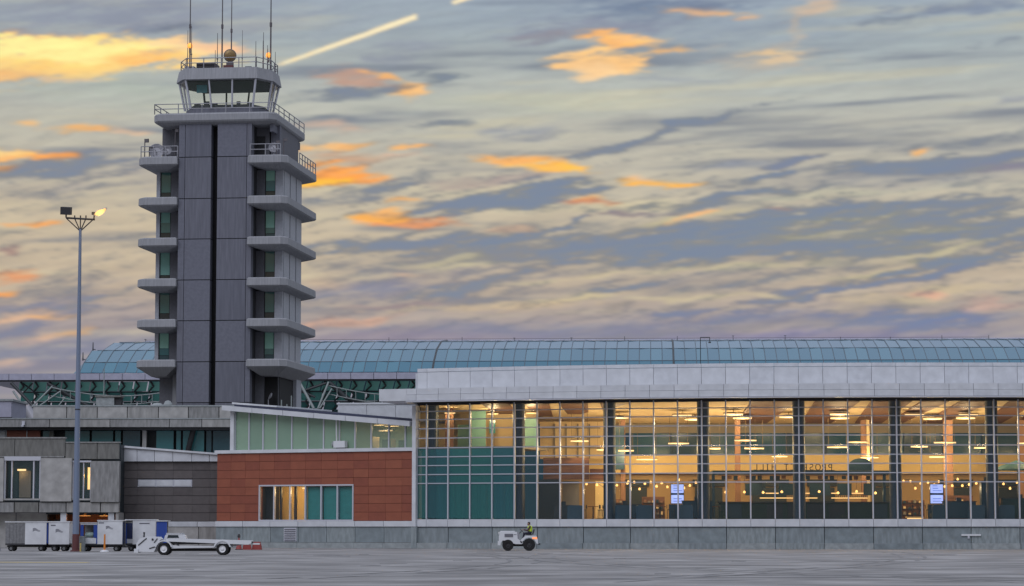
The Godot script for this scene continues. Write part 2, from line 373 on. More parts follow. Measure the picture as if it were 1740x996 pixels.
		[1560, 282, 150, 12, -0.03, sla, 0.85, 0.9], [1690, 266, 110, 14, -0.12, C8(102, 110, 126), 0.85, 0.8], [1650, 240, 120, 8, -0.15, dim, 0.6, 0.6], [1715, 288, 60, 12, 0, C8(150, 142, 152), 0.7, 0.6], [1578, 258, 34, 5, -0.22, org, 0.9, 1.2], [1530, 305, 50, 5, -0.05, dim, 0.6, 0.8],
		[1195, 24, 86, 11, 0.05, C8(226, 182, 140), 0.85, 1.0], [1235, 28, 40, 5, 0, org, 0.7, 1.0], [1310, 92, 58, 8, 0.02, C8(248, 206, 146), 0.95, 1.2], [1315, 104, 34, 7, 0, C8(246, 210, 156), 0.8, 1.2], [1310, 96, 100, 28, 0, C8(198, 184, 164), 0.6, 0.6], [1385, 10, 56, 20, -0.2, C8(206, 184, 160), 0.8, 0.7], [1362, 42, 10, 26, 0, C8(186, 176, 162), 0.7, 0.8], [1355, 75, 9, 30, -1.0, C8(186, 178, 166), 0.5, 0.6],
		[1640, 12, 170, 16, -0.05, C8(132, 142, 158), 0.8, 0.6], [1500, 34, 70, 5, -0.05, C8(132, 140, 150), 0.7, 0.8], [1700, 70, 30, 5, -0.2, C8(138, 146, 154), 0.6, 0.8], [1650, 80, 20, 7, 0, C8(142, 148, 154), 0.5, 0.8], [1720, 172, 40, 8, -0.1, gry, 0.6, 0.7], [1150, 135, 80, 7, 0.05, gry, 0.4, 0.6], [1200, 5, 90, 14, 0, C8(126, 136, 152), 0.7, 0.6],
		[1300, 540, 260, 15, -0.03, C8(132, 136, 154), 0.85, 0.6], [1560, 545, 220, 20, -0.02, C8(128, 136, 158), 0.85, 0.6], [1620, 538, 90, 9, -0.06, C8(116, 128, 158), 0.7, 0.7], [1180, 532, 130, 6, -0.02, C8(120, 126, 148), 0.8, 0.8], [900, 565, 420, 24, 0.0, mau, 0.85, 0.5], [700, 575, 300, 20, 0.0, C8(158, 148, 158), 0.7, 0.5], [1400, 575, 420, 18, 0.0, C8(146, 142, 164), 0.8, 0.5], [1300, 555, 90, 14, -0.1, C8(176, 166, 158), 0.7, 0.6],
		[600, 545, 110, 12, -0.05, C8(208, 172, 150), 0.85, 0.7], [560, 480, 50, 22, 0, C8(206, 180, 150), 0.5, 0.5], [860, 522, 220, 12, -0.03, C8(206, 186, 154), 0.8, 0.6], [1000, 505, 140, 8, -0.08, C8(200, 184, 154), 0.6, 0.6], [1030, 495, 60, 4, -0.1, dim, 0.6, 0.8], [1060, 490, 70, 4, -0.2, dim, 0.5, 0.8], [1570, 505, 46, 6, 0.06, C8(220, 174, 152), 0.7, 0.8], [1690, 516, 60, 18, 0, C8(206, 172, 156), 0.65, 0.6], [1720, 494, 40, 4, 0, dim, 0.6, 0.8], [1150, 506, 200, 8, -0.02, crm, 0.6, 0.6],
		[880, 175, 300, 30, 0.0, C8(184, 188, 172), 0.5, 0.4], [1080, 185, 240, 22, -0.1, C8(184, 186, 174), 0.4, 0.4], [1400, 225, 250, 18, 0.0, C8(188, 186, 172), 0.4, 0.4]]

func make_sky() -> ImageTexture:
	sky_noise.seed = 5; sky_noise.frequency = 0.01; sky_noise.fractal_octaves = 4; sky_noise.noise_type = FastNoiseLite.TYPE_SIMPLEX_SMOOTH
	wisp_noise.seed = 9; wisp_noise.frequency = 0.01; wisp_noise.fractal_octaves = 3; wisp_noise.noise_type = FastNoiseLite.TYPE_SIMPLEX_SMOOTH
	var low := Image.create(768, 512, false, Image.FORMAT_RGB8)
	for y in 512:
		var el := 90.0 - (y + 0.5) * 180.0 / 512.0
		for x in 768:
			low.set_pixel(x, y, sky_base((x + 0.5) * 360.0 / 768.0, maxf(el, 0.0)))
	low.resize(SKY_W, SKY_H, Image.INTERPOLATE_CUBIC)
	# the part of the sky round the sunset is worked out at full resolution
	var half := 300
	var rows := 560
	var r0 := SKY_H / 2 - rows
	var n := half * 2
	var col := []; var px := PackedFloat32Array(); var py := PackedFloat32Array()
	var qx := PackedFloat32Array(); var qy := PackedFloat32Array(); qx.resize(n * rows); qy.resize(n * rows)
	col.resize(n * rows); px.resize(n * rows); py.resize(n * rows)
	var warp := FastNoiseLite.new()
	warp.seed = 17; warp.frequency = 0.012; warp.fractal_octaves = 4
	var fray := FastNoiseLite.new()
	fray.seed = 29; fray.frequency = 0.02; fray.fractal_octaves = 4
	var pitch := atan(398.0 / FOCAL)
	var edge := PackedFloat32Array(); edge.resize(n * rows)
	for y in rows:
		var el := 90.0 - (r0 + y + 0.5) * 180.0 / SKY_H
		for x in n:
			var az := (x - half + 0.5) * 360.0 / SKY_W
			var d := Vector3(sin(deg_to_rad(az)) * cos(deg_to_rad(el)), sin(deg_to_rad(el)), cos(deg_to_rad(az)) * cos(deg_to_rad(el)))
			var zc := d.z * cos(pitch) + d.y * sin(pitch)
			var yc := d.y * cos(pitch) - d.z * sin(pitch)
			var i := y * n + x
			var X := 870.0 + FOCAL * d.x / zc
			var Y := 498.0 - FOCAL * yc / zc
			col[i] = sky_base(az, el)
			qx[i] = X; qy[i] = Y
			var wx := warp.get_noise_2d(X * 0.5, Y * 1.6); var wy := warp.get_noise_2d(X * 0.5 + 900.0, Y * 1.6)
			px[i] = X + 34.0 * wx; py[i] = Y + 11.0 * wy
			edge[i] = fray.get_noise_2d(X * 0.36 + Y * 0.1, Y * 2.6 + X * 0.36) + 0.6 * fray.get_noise_2d(X * 0.9 + 500.0, Y * 6.0 + X * 0.9)
	for b in sky_clouds():
		var bx0: float = b[0]; var by0: float = b[1]; var hw: float = b[2]; var hh: float = b[3]
		var reach := hh * 1.7 + absf(b[4]) * hw * 1.7 + 16.0
		var c0 := clampi(int(rad_to_deg(atan((bx0 - hw * 1.7 - 40.0 - 870.0) / FOCAL)) * SKY_W / 360.0) + half - 6, 0, n)
		var c1 := clampi(int(rad_to_deg(atan((bx0 + hw * 1.7 + 40.0 - 870.0) / FOCAL)) * SKY_W / 360.0) + half + 6, 0, n)
		var e1 := rad_to_deg(atan((896.0 - by0 + reach) / FOCAL)); var e0 := rad_to_deg(atan((896.0 - by0 - reach) / FOCAL))
		var y0 := clampi(int((90.0 - e1) * SKY_H / 180.0) - r0 - 14, 0, rows)
		var y1 := clampi(int((90.0 - e0) * SKY_H / 180.0) - r0 + 14, 0, rows)
		var bc: Color = b[5]; var bs: float = b[6]; var hard: float = b[7]
		for y in range(y0, y1):
			for x in range(c0, c1):
				var i := y * n + x
				var dx := px[i] - bx0
				var dy: float = py[i] - by0 - b[4] * dx
				var r: float = (dx * dx) / (hw * hw) + (dy * dy) / (hh * hh)
				if r > 2.9: continue
				var k := clampf((1.2 - sqrt(r) + (0.55 if hard > 0.55 else 0.3) * edge[i]) * (0.62 + hard * 0.5), 0.0, 1.0)
				if k <= 0.0: continue
				k = k * k * (3.0 - 2.0 * k) * bs * clampf(0.9 + 0.35 * edge[i], 0.0, 1.0)
				col[i] = col[i].lerp(bc, k)
	# fine streaks through the whole of it
	for i in n * rows:
		var f := 1.0 + 0.06 * fray.get_noise_2d(px[i] * 0.16 + 300.0, py[i] * 2.6 + px[i] * 0.36) + 0.025 * fray.get_noise_2d(px[i] * 0.5, py[i] * 7.0 + px[i] * 0.9 + 700.0)
		var fc: Color = col[i]
		var rid := 1.0 - absf(fray.get_noise_2d(px[i] * 0.13 + 1500.0, py[i] * 1.5 + px[i] * 0.26)) * 3.2
		var mk := clampf((qy[i] - 190.0) / 120.0, 0.0, 1.0) * clampf((600.0 - qy[i]) / 60.0, 0.0, 1.0)
		if rid > 0.0: fc = fc.lerp(C8(92, 102, 118), 0.34 * rid * rid * mk * clampf(0.5 + 1.6 * edge[i], 0.0, 1.0))
		var near := clampf(1.6 - absf(qx[i] - 870.0) / 1100.0, 0.0, 1.0) * clampf((qy[i] + 500.0) / 400.0, 0.0, 1.0)
		var gain := 1.0 + 0.24 * near
		fc = Color(0.64 + (fc.r - 0.645) * gain, 0.64 + (fc.g - 0.645) * gain, 0.63 + (fc.b - 0.625) * gain)
		col[i] = Color(clampf(fc.r * f, 0, 1), clampf(fc.g * f, 0, 1), clampf(fc.b * (1.0 + (f - 1.0) * 0.8), 0, 1))
	# the trail behind an aircraft
	for seg in [[472.0, 111.0, 704.0, 29.0, 1.6, 5.0], [767.0, 6.0, 800.0, -6.0, 2.5, 4.0]]:
		var a := Vector2(seg[0], seg[1]); var bvec := Vector2(seg[2], seg[3])
		for i in n * rows:
			var X := px[i]; var Y := py[i]
			if X < seg[0] - 40.0 or X > seg[2] + 40.0 or Y > seg[1] + 30.0: continue
			var q := Vector2(qx[i], qy[i])
			var t := (q - a).dot(bvec - a) / (bvec - a).length_squared()
			if t < -0.01 or t > 1.01: continue
			var off := absf((q - a).cross((bvec - a).normalized()))
			var w := 0.8 * lerpf(seg[4], seg[5], clampf(t, 0, 1)) * (0.85 + 0.3 * edge[i])
			var k := clampf(1.0 - (off - w) / 2.8, 0.0, 1.0) * clampf(t * 14.0 + 0.35, 0.0, 1.0)
			col[i] = col[i].lerp(C8(255, 244, 206).lerp(C8(255, 218, 160), clampf(off / w - 0.2, 0, 1) * 0.6), k)
	for y in rows:
		for x in n:
			low.set_pixel(posmod(x - half, SKY_W), r0 + y, col[y * n + x])
	return ImageTexture.create_from_image(low)

# ---------------------------------------------------------------- the place
func _ready():
	make_materials()
	var cam := Camera3D.new()
	cam.name = "camera"
	cam.position = Vector3(0, 1.75, 0)
	cam.rotation.x = atan(398.0 / FOCAL)
	cam.fov = rad_to_deg(2.0 * atan(498.0 / FOCAL))
	cam.near = 0.5; cam.far = 6000.0
	add_child(cam)
	var env := Environment.new()
	var sky := Sky.new()
	var pano := PanoramaSkyMaterial.new()
	pano.panorama = make_sky()
	sky.sky_material = pano
	env.sky = sky
	env.background_mode = Environment.BG_SKY
	env.tonemap_mode = Environment.TONE_MAPPER_LINEAR
	env.tonemap_exposure = 1.0
	env.sdfgi_enabled = true; env.ssao_enabled = true; env.ssil_enabled = true
	var we := WorldEnvironment.new()
	we.name = "environment"; we.environment = env
	add_child(we)
	var sun := DirectionalLight3D.new()
	sun.name = "sun"
	sun.light_energy = 0.32; sun.light_color = Color(0.96, 0.96, 1.0); sun.light_angular_distance = 40.0; sun.shadow_enabled = true
	sun.rotation = Vector3(deg_to_rad(-42.0), deg_to_rad(-28.0), 0)
	add_child(sun)

	build_ground()
	build_vault_terminal()
	build_tower()
	build_upper_block()
	build_concrete_block()
	build_brown_wing()
	build_red_wing()
	build_concourse()
	build_interior()
	build_mast()
	build_carts()
	build_loader()
	build_tug()
	build_driver()
	build_small_things()

func build_ground():
	var g := node("ground", self)
	g.set_meta("kind", "structure")
	var s := Sh.new()
	s.slab([Vector2(-2500, 400), Vector2(2500, 400), Vector2(2500, -4000), Vector2(-2500, -4000)], -1.0, 0.0)
	sh("apron_surface", s, "apron", g)
	var rng := RandomNumberGenerator.new(); rng.seed = 4
	# dark rubber and tar streaks: x, distance, length, depth, skew
	for q in [[9.0, 92.0, 17.0, 1.1, 2.2], [15.5, 98.0, 14.0, 0.9, 2.0], [4.5, 88.0, 8.0, 1.3, -0.5], [-5.0, 99.0, 10.0, 0.9, 0.5], [-13.5, 94.0, 5.0, 1.6, 0.3], [1.0, 107.0, 7.0, 0.9, 1.0], [-9.0, 111.0, 6.0, 0.8, 0.0], [14.5, 132.0, 4.6, 0.6, 10.0], [-3.5, 119.0, 5.0, 0.8, 0.0], [-16.0, 86.0, 6.0, 1.0, 1.0], [6.0, 121.0, 5.0, 0.9, 0.4], [17.0, 86.5, 8.0, 1.0, 0.9], [24.0, 104.0, 9.0, 1.0, 1.4], [-12.0, 128.0, 4.0, 0.9, 0.2]]:
		var st := Sh.new()
		var n := 18
		for i in n:
			var t0 := float(i) / n; var t1 := float(i + 1) / n
			var f := func(t): return Vector3(q[0] + q[2] * (t - 0.5), 0.004, -(q[1] + q[4] * (t - 0.5) + 0.5 * sin(t * 9.0 + q[0])))
			var wd := func(t): return q[3] * (0.25 + 0.4 * absf(sin(t * 5.0 + q[1])) + 0.25 * absf(sin(t * 17.0 + q[0] * 3.0))) * minf(1.0, 6.0 * minf(t, 1.0 - t) + 0.06)
			var a: Vector3 = f.call(t0); var b: Vector3 = f.call(t1)
			var w0: float = wd.call(t0); var w1: float = wd.call(t1)
			st.quad(a - Vector3(0, 0, w0), b - Vector3(0, 0, w1), b + Vector3(0, 0, w1), a + Vector3(0, 0, w0), Vector3(0, -5, -q[1]))
		sh("tar_streak", st, "apron_stain", g)
	for q in [[-21.5, 123.0, 5.0, 1.3], [-32.0, 168.0, 3.0, 6.0], [-28.0, 176.0, 2.2, 3.0]]:
		var st := Sh.new()
		st.slab([Vector2(q[0] - q[2], -q[1] + q[3]), Vector2(q[0] + q[2] * 0.6, -q[1] + q[3] * 0.2), Vector2(q[0] + q[2], -q[1] - q[3]), Vector2(q[0] - q[2] * 0.5, -q[1] - q[3] * 0.6)], -0.2, 0.004)
		sh("patched_slab", st, "apron_stain" if q[1] < 170.0 and q[1] > 150.0 else "apron_light", g)
	# sealed joints and curving tyre marks
	for q in [[-14.0, 90.0, 15.0, 0.10, 0.3], [4.0, 95.5, 26.0, 0.12, 0.5], [-8.0, 104.0, 30.0, 0.13, -0.4], [12.0, 112.0, 30.0, 0.14, 0.6], [-4.0, 122.0, 40.0, 0.15, 0.3], [8.0, 134.0, 46.0, 0.18, 0.4], [-10.0, 148.0, 40.0, 0.2, -0.3], [6.0, 164.0, 50.0, 0.22, 0.4]]:
		var jl := Sh.new()
		for i in 24:
			var u0 := i / 24.0; var u1 := (i + 1) / 24.0
			var f := func(u: float) -> Vector3: return Vector3(q[0] + q[2] * (u - 0.5), 0.007, -(q[1] + q[4] * (u - 0.5) + 0.12 * sin(u * 31.0 + q[1])))
			var w := Vector3(0, 0, q[3] * (0.7 + 0.5 * sin(i * 1.9 + q[0])))
			jl.quad(f.call(u0) - w, f.call(u1) - w, f.call(u1) + w, f.call(u0) + w, Vector3(q[0], -5, -q[1]))
		sh("sealed_joint", jl, "apron_stain", g)
	for q in [[-10.0, 84.0, -3.0, 170.0, 6.0], [-8.6, 84.0, -1.4, 170.0, 6.0], [16.0, 84.0, 5.0, 190.0, -9.0], [17.4, 84.0, 6.6, 190.0, -9.0], [2.0, 84.0, 26.0, 185.0, 5.0], [3.3, 84.0, 27.4, 185.0, 5.0]]:
		var tm := Sh.new()
		for i in 30:
			if (i * 7 + int(q[0])) % 9 < 3: continue
			var f := func(u: float) -> Vector3: return Vector3(lerpf(q[0], q[2], u) + q[4] * sin(PI * u), 0.010, -lerpf(q[1], q[3], u))
			var w := Vector3(0.11, 0, 0)
			tm.quad(f.call(i / 30.0) - w, f.call((i + 1) / 30.0) - w, f.call((i + 1) / 30.0) + w, f.call(i / 30.0) + w, Vector3(q[0], -5, -q[1]))
		sh("tyre_mark", tm, "apron_mark", g)
	for i in 26:
		var st := Sh.new()
		var c := Vector2(rng.randf_range(-26, 30), -rng.randf_range(84, 185)); var rr := rng.randf_range(0.25, 0.9)
		var pts := []
		for k in 12: pts.append(c + Vector2(cos(TAU * k / 12), sin(TAU * k / 12) * 1.6) * rr * rng.randf_range(0.7, 1.2))
		st.slab(pts, -0.1, 0.013)
		sh("oil_stain", st, "apron_mark" if i % 3 else "apron_stain", g)
	var yl := Sh.new()
	yl.slab([Vector2(-40, -137.0), Vector2(-21.0, -131.5), Vector2(-21.0, -130.2), Vector2(-40, -135.2)], -0.2, 0.008)
	sh("painted_line", yl, "yellow_paint", g)

# ---- the long glazed terminal far behind
func build_vault_terminal():
	var t := thing("vaulted_terminal", "long barrel vaulted glass terminal roof stretching behind tower and concourse", "terminal", Vector3(0, 0, -312), deg_to_rad(-3.0))
	# local x along the eave, z towards the viewer; arc from the eave to the ridge
	var arc := [Vector2(0.0, 20.2), Vector2(-2.4, 21.6), Vector2(-6.8, 23.35), Vector2(-13.5, 24.75), Vector2(-23.0, 25.55)]
	var x0 := -52.0
	var pitch := 1.37
	var pm := {}
	var cols := 88
	for k in range(4):
		for v in 3:
			var s := Sh.new()
			var a: Vector2 = arc[k]; var b: Vector2 = arc[k + 1]
			var d := (b - a).normalized() * 0.05
			var tilt := (v - 1) * 0.02
			var p := [Vector3(-pitch / 2 + 0.05, a.y + d.y + tilt, a.x + d.x), Vector3(pitch / 2 - 0.05, a.y + d.y - tilt, a.x + d.x), Vector3(pitch / 2 - 0.05, b.y - d.y - tilt, b.x - d.x), Vector3(-pitch / 2 + 0.05, b.y - d.y + tilt, b.x - d.x)]
			var nrm := Vector3(0, (a - b).x, -(a - b).y * -1.0)
			nrm = Vector3(0, -(b - a).x, (b - a).y).normalized() * 0.06
			var q := []
			for w in p: q.append(w - nrm)
			s.loft([p, q])
			pm["%d_%d" % [k, v]] = s.done()
	var rng := RandomNumberGenerator.new(); rng.seed = 8
	var hid := []
	for i in cols:
		var x := x0 + pitch * (i + 0.5)
		if x > -40.5 and x < -30.0: continue          # wholly behind the tower
		if x > 70.0: continue
		for k in 4:
			if i < 3 and k > i + 1: continue
			var vm: String = ["vault_a", "vault_b", "vault_b", "vault_c"][rng.randi() % 4]
			if k == 0 and x > -10.0:
				hid.append(Transform3D(Basis(), Vector3(x, 0, 0)))
				continue
			mesh("roof_pane", pm["%d_%d" % [k, rng.randi() % 3]], vm, t, Vector3(x, 0, 0))
	var mm := MultiMesh.new(); mm.transform_format = MultiMesh.TRANSFORM_3D; mm.mesh = pm["0_1"]; mm.instance_count = hid.size()
	for i in hid.size(): mm.set_instance_transform(i, hid[i])
	var mi := MultiMeshInstance3D.new(); mi.multimesh = mm; mi.material_override = M["vault_b"]
	put(mi, "lower_roof_panes", t); mi.set_meta("kind", "stuff")
	# ribs and purlins
	for i in range(0, cols + 1):
		var x := x0 + pitch * i
		if x > -40.0 and x < -30.0 or x > 70.0: continue
		var s := Sh.new()
		var big := i == 31 or i == 52
		for k in 4:
			if i < 3 and k > i + 1: continue
			s.tube(Vector3(x, arc[k].y, arc[k].x), Vector3(x, arc[k + 1].y, arc[k + 1].x), 0.13 if big else 0.05, -1, 4, false)
		sh("roof_rib", s, "truss_dark" if big else "vault_rib", t)
	for k in range(1, 5):
		var s := Sh.new()
		s.tube(Vector3(x0 + pitch * maxf(0, k - 1.5), arc[k].y, arc[k].x), Vector3(71, arc[k].y, arc[k].x), 0.06 if k < 4 else 0.12, -1, 4, false)
		sh("purlin", s, "vault_rib" if k < 4 else "fascia", t)
	# rounded end of the vault
	var hip := Sh.new()
	var prev := []
	for k in 5:
		prev.append(Vector3(x0 + pitch * clampf(k - 1.0, 0, 3), arc[k].y, arc[k].x))
	var low := []
	for k in 5: low.append(Vector3(x0 - 1.6 + 0.2 * k, 20.0 + 0.12 * k, arc[k].x))
	for k in 4: hip.quad(prev[k], prev[k + 1], low[k + 1], low[k])
	sh("end_glazing", hip, "vault_b", t)
	# back half, so that the vault is a closed roof
	var back := Sh.new()
	for k in 4:
		back.quad(Vector3(x0, arc[k].y, -46.0 - arc[k].x), Vector3(71, arc[k].y, -46.0 - arc[k].x), Vector3(71, arc[k + 1].y, -46.0 - arc[k + 1].x), Vector3(x0, arc[k + 1].y, -46.0 - arc[k + 1].x))
	sh("rear_roof", back, "vault_a", t)
	# fascia in lengths
	for i in 24:
		var fx := -66.0 + 2.75 * i
		if fx > 1.0: break
		bb("fascia_panel", fx + 0.03, fx + 2.72, 19.35, 20.12, -0.4, 0.35, "fascia", t)
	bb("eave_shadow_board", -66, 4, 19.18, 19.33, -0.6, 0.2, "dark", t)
	bb("fascia_panel", 1.0, 68, 19.35, 20.12, -0.4, 0.35, "fascia", t)
	bb("roof_deck", -66, -52, 19.6, 20.0, -46, -0.45, "fascia", t)
	# sloping glass soffit under the eave: panes in two rows
	for i in 34:
		var gx := -63.0 + 1.75 * i
		if gx > -39.0 and gx < -26.5: continue
		if gx > -8.0: break
		for r in 3:
			var ya := 19.15 - 1.15 * r; var za := -0.6 - 1.1 * r
			var s := Sh.new()
			var a := Vector3(gx + 0.08, ya, za); var b := Vector3(gx + 1.67, ya, za)
			var c := Vector3(gx + 1.67 - 0.4, ya - 1.08, za - 1.06); var d := Vector3(gx + 0.08 - 0.4, ya - 1.08, za - 1.06)
			if gx < -61.0 + 1.3 * r: continue
			s.loft([[a, b, c, d], [a - Vector3(0, 0.0, 0.06), b - Vector3(0, 0, 0.06), c - Vector3(0, 0, 0.06), d - Vector3(0, 0, 0.06)]])
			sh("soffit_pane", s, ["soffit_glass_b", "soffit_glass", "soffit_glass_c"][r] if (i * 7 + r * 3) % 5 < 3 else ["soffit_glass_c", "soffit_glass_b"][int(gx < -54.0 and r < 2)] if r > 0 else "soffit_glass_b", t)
		if gx < -60.0: continue
		var rb := Sh.new()
		for r in 3:
			if gx < -60.5 + 1.2 * r: continue
			rb.tube(Vector3(gx - 0.4 * r + 0.25, 19.18 - 1.15 * r, -0.45 - 1.1 * r), Vector3(gx - 0.4 * r + 0.62, 18.6 - 1.15 * r, -0.6 - 1.1 * r), 0.13, 0.12, 5, false)
			rb.tube(Vector3(gx - 0.4 * r + 0.62, 18.6 - 1.15 * r, -0.6 - 1.1 * r), Vector3(gx - 0.4 * r - 0.1, 18.05 - 1.15 * r, -1.5 - 1.1 * r), 0.12, 0.1, 5, false)
		sh("soffit_rib", rb, "truss_dark", t)
	for r in [1, 2]:
		var sp := Sh.new()
		sp.tube(Vector3(-60.5 + 1.3 * r, 19.12 - 1.15 * r, -0.55 - 1.1 * r), Vector3(-39.5, 19.12 - 1.15 * r, -0.55 - 1.1 * r), 0.07, -1, 4, false)
		sp.tube(Vector3(-26.5, 19.12 - 1.15 * r, -0.55 - 1.1 * r), Vector3(-7.0, 19.12 - 1.15 * r, -0.55 - 1.1 * r), 0.07, -1, 4, false)
		sh("soffit_purlin", sp, "truss_dark", t)
	for q in [[-59.0, -57.2], [-57.8, -59.4], [-56.0, -54.2], [-54.6, -56.4]]:
		var sp := Sh.new()
		sp.tube(Vector3(q[0], 19.0, -0.4), Vector3(q[1], 17.6, -1.4), 0.09, -1, 5, false)
		sh("soffit_brace", sp, "truss_dark", t)
	var foot := Sh.new()
	foot.tube(Vector3(-58.0, 16.0, 1.6), Vector3(-56.4, 13.8, 1.6), 0.5, 0.9, 8)
	sh("support_casting", foot, "rail", t)
	bb("terminal_wall", -57.0, 60.0, 0.0, 15.9, -6.0, -4.0, "teal_dark", t)
	# bowed trusses of white tube
	for span in [[-55.4, -38.0, 18.45, 1.1], [-22.0, -6.0, 18.6, 1.2]]:
		var up := Sh.new(); var dn := Sh.new()
		var n := 14
		for i in n:
			var f := func(k: float, dy: float) -> Vector3:
				var u := k / n
				return Vector3(lerpf(span[0], span[1], u), span[2] - dy - span[3] * sin(PI * u), 0.3 + 0.9 * sin(PI * u))
			up.tube(f.call(i, 0.0), f.call(i + 1.0, 0.0), 0.07, -1, 5)
			dn.tube(f.call(i, 1.0), f.call(i + 1.0, 1.0), 0.06, -1, 5)
			if i > 0:
				var st := Sh.new()
				st.tube(f.call(float(i), 0.0), f.call(float(i), 1.0), 0.05, -1, 5)
				sh("truss_strut", st, "truss_white", t)
		sh("truss_chord", up, "truss_white", t)
		sh("truss_chord", dn, "truss_white", t)
	# forked columns
	for c in [[[-60.2, 19.0, 0.3], [-57.0, 15.8, 1.0], 0.20, "truss_dark"], [[-59.9, 18.0, 0.5], [-58.0, 15.6, 1.5], 0.13, "truss_white"], [[-55.2, 18.6, 0.3], [-57.6, 15.8, 1.5], 0.10, "truss_white"], [[-54.2, 18.0, 0.4], [-57.3, 15.6, 1.4], 0.09, "truss_white"], [[-53.6, 17.3, 0.4], [-54.6, 15.6, 1.4], 0.08, "truss_white"], [[-55.8, 18.9, 0.0], [-50.8, 16.2, 0.0], 0.22, "truss_dark"],
			[[-25.4, 19.0, 0.4], [-23.5, 15.8, 1.4], 0.17, "truss_white"], [[-21.9, 19.0, 0.4], [-23.0, 15.8, 1.4], 0.13, "truss_white"], [[-21.5, 18.2, 0.4], [-22.8, 15.8, 1.4], 0.10, "truss_white"], [[-21.8, 18.9, 0.1], [-19.6, 17.0, 0.1], 0.30, "truss_dark"], [[-19.6, 17.0, 0.1], [-15.8, 16.2, 0.1], 0.24, "truss_dark"], [[-29.0, 16.6, 0.1], [-22.2, 18.9, 0.1], 0.16, "truss_dark"], [[-27.5, 18.9, 0.1], [-23.5, 17.2, 0.1], 0.14, "truss_dark"]]:
		var s := Sh.new()
		s.tube(Vector3(c[0][0], c[0][1], c[0][2]), Vector3(c[1][0], c[1][1], c[1][2]), c[2], -1, 8)
		sh("forked_column", s, c[3], t)
	for c in [[-58.1, 0.0], [-23.2, 0.0]]:
		var s := Sh.new()
		s.tube(Vector3(c[0], 0, 1.4), Vector3(c[0], 15.8, 1.4), 0.35, 0.3, 10)
		sh("column", s, "truss_white", t)
	# rods along the ridge with a wire strung between
	var wire := Sh.new()
	var last = null
	for x in [-48.5, -47.2, -17.0, -14.6, -7.6, -0.9, 6.4, 13.2, 19.9, 27.0, 33.6, 40.6, 46.9, 53.4, 59.3]:
		var s := Sh.new()
		var hgt := 0.45 if int(x) % 2 == 0 else 0.62
		s.tube(Vector3(x, 25.4, -22.8), Vector3(x, 25.4 + hgt, -22.8), 0.035, 0.03, 5)
		if int(absf(x)) % 3 == 0: s.box(Vector3(x, 25.4 + hgt, -22.8), Vector3(0.3, 0.05, 0.05))
		sh("lightning_rod", s, "truss_dark", t)
		if last != null: wire.tube(last, Vector3(x, 25.75, -22.8), 0.02, -1, 4)
		last = Vector3(x, 25.75, -22.8)
	sh("wire", wire, "truss_dark", t)
	var dv := Sh.new()
	dv.tube(Vector3(22.4, 20.5, 0), Vector3(22.4, 24.2, 0), 0.05, -1, 6)
	dv.tube(Vector3(22.4, 24.2, 0), Vector3(23.5, 24.2, 0), 0.05, -1, 6)
	dv.tube(Vector3(23.5, 24.2, 0), Vector3(23.5, 23.7, 0), 0.05, -1, 6)
	dv.box(Vector3(23.5, 23.6, 0), Vector3(0.3, 0.15, 0.2))
	sh("davit_arm", dv, "truss_dark", t)
	for x in [-50.2, -51.4]:
		var s := Sh.new(); s.tube(Vector3(x, 21.0 + (x + 52.0), 1.0), Vector3(x, 22.0 + (x + 52.0), 1.0), 0.08, 0.05, 6)
		s.box(Vector3(x, 21.2 + (x + 52.0), 0.4), Vector3(0.08, 0.08, 1.6))
		sh("roof_camera", s, "truss_dark", t)

# ---- the control tower
func oct(cx: float, hf: float, hw: float, zf: float, ch: float, zb: float, y: float) -> Array:
	var r := []
	for p in [[-hf, zf], [hf, zf], [hw, zf - ch], [hw, zb + ch], [hf, zb], [-hf, zb], [-hw, zb + ch], [-hw, zf - ch]]:
		r.append(Vector3(cx + p[0], y, p[1]))
	return r

func inset(pts: Array, d: float, y: float) -> Array:
	var c := Vector2.ZERO
	for p in pts: c += p
	c /= pts.size()
	var r := []
	for p in pts:
		r.append(Vector3(p.x - signf(p.x - c.x) * minf(d, absf(p.x - c.x)), y, p.y - signf(p.y - c.y) * minf(d, absf(p.y - c.y))))
	return r

func railing(parent: Node, pts: Array, h: float, step: float):
	for k in pts.size() - 1:
		var s := Sh.new()
		var a: Vector3 = pts[k]; var b: Vector3 = pts[k + 1]
		for f in [0.52, 1.0]: s.tube(a + Vector3(0, h * f, 0), b + Vector3(0, h * f, 0), 0.045, -1, 5)
		var n := maxi(1, int(round(a.distance_to(b) / step)))
		for i in n + 1:
			var p := a.lerp(b, float(i) / n)
			s.tube(p, p + Vector3(0, h, 0), 0.05, -1, 5)
		sh("railing", s, "rail", parent)

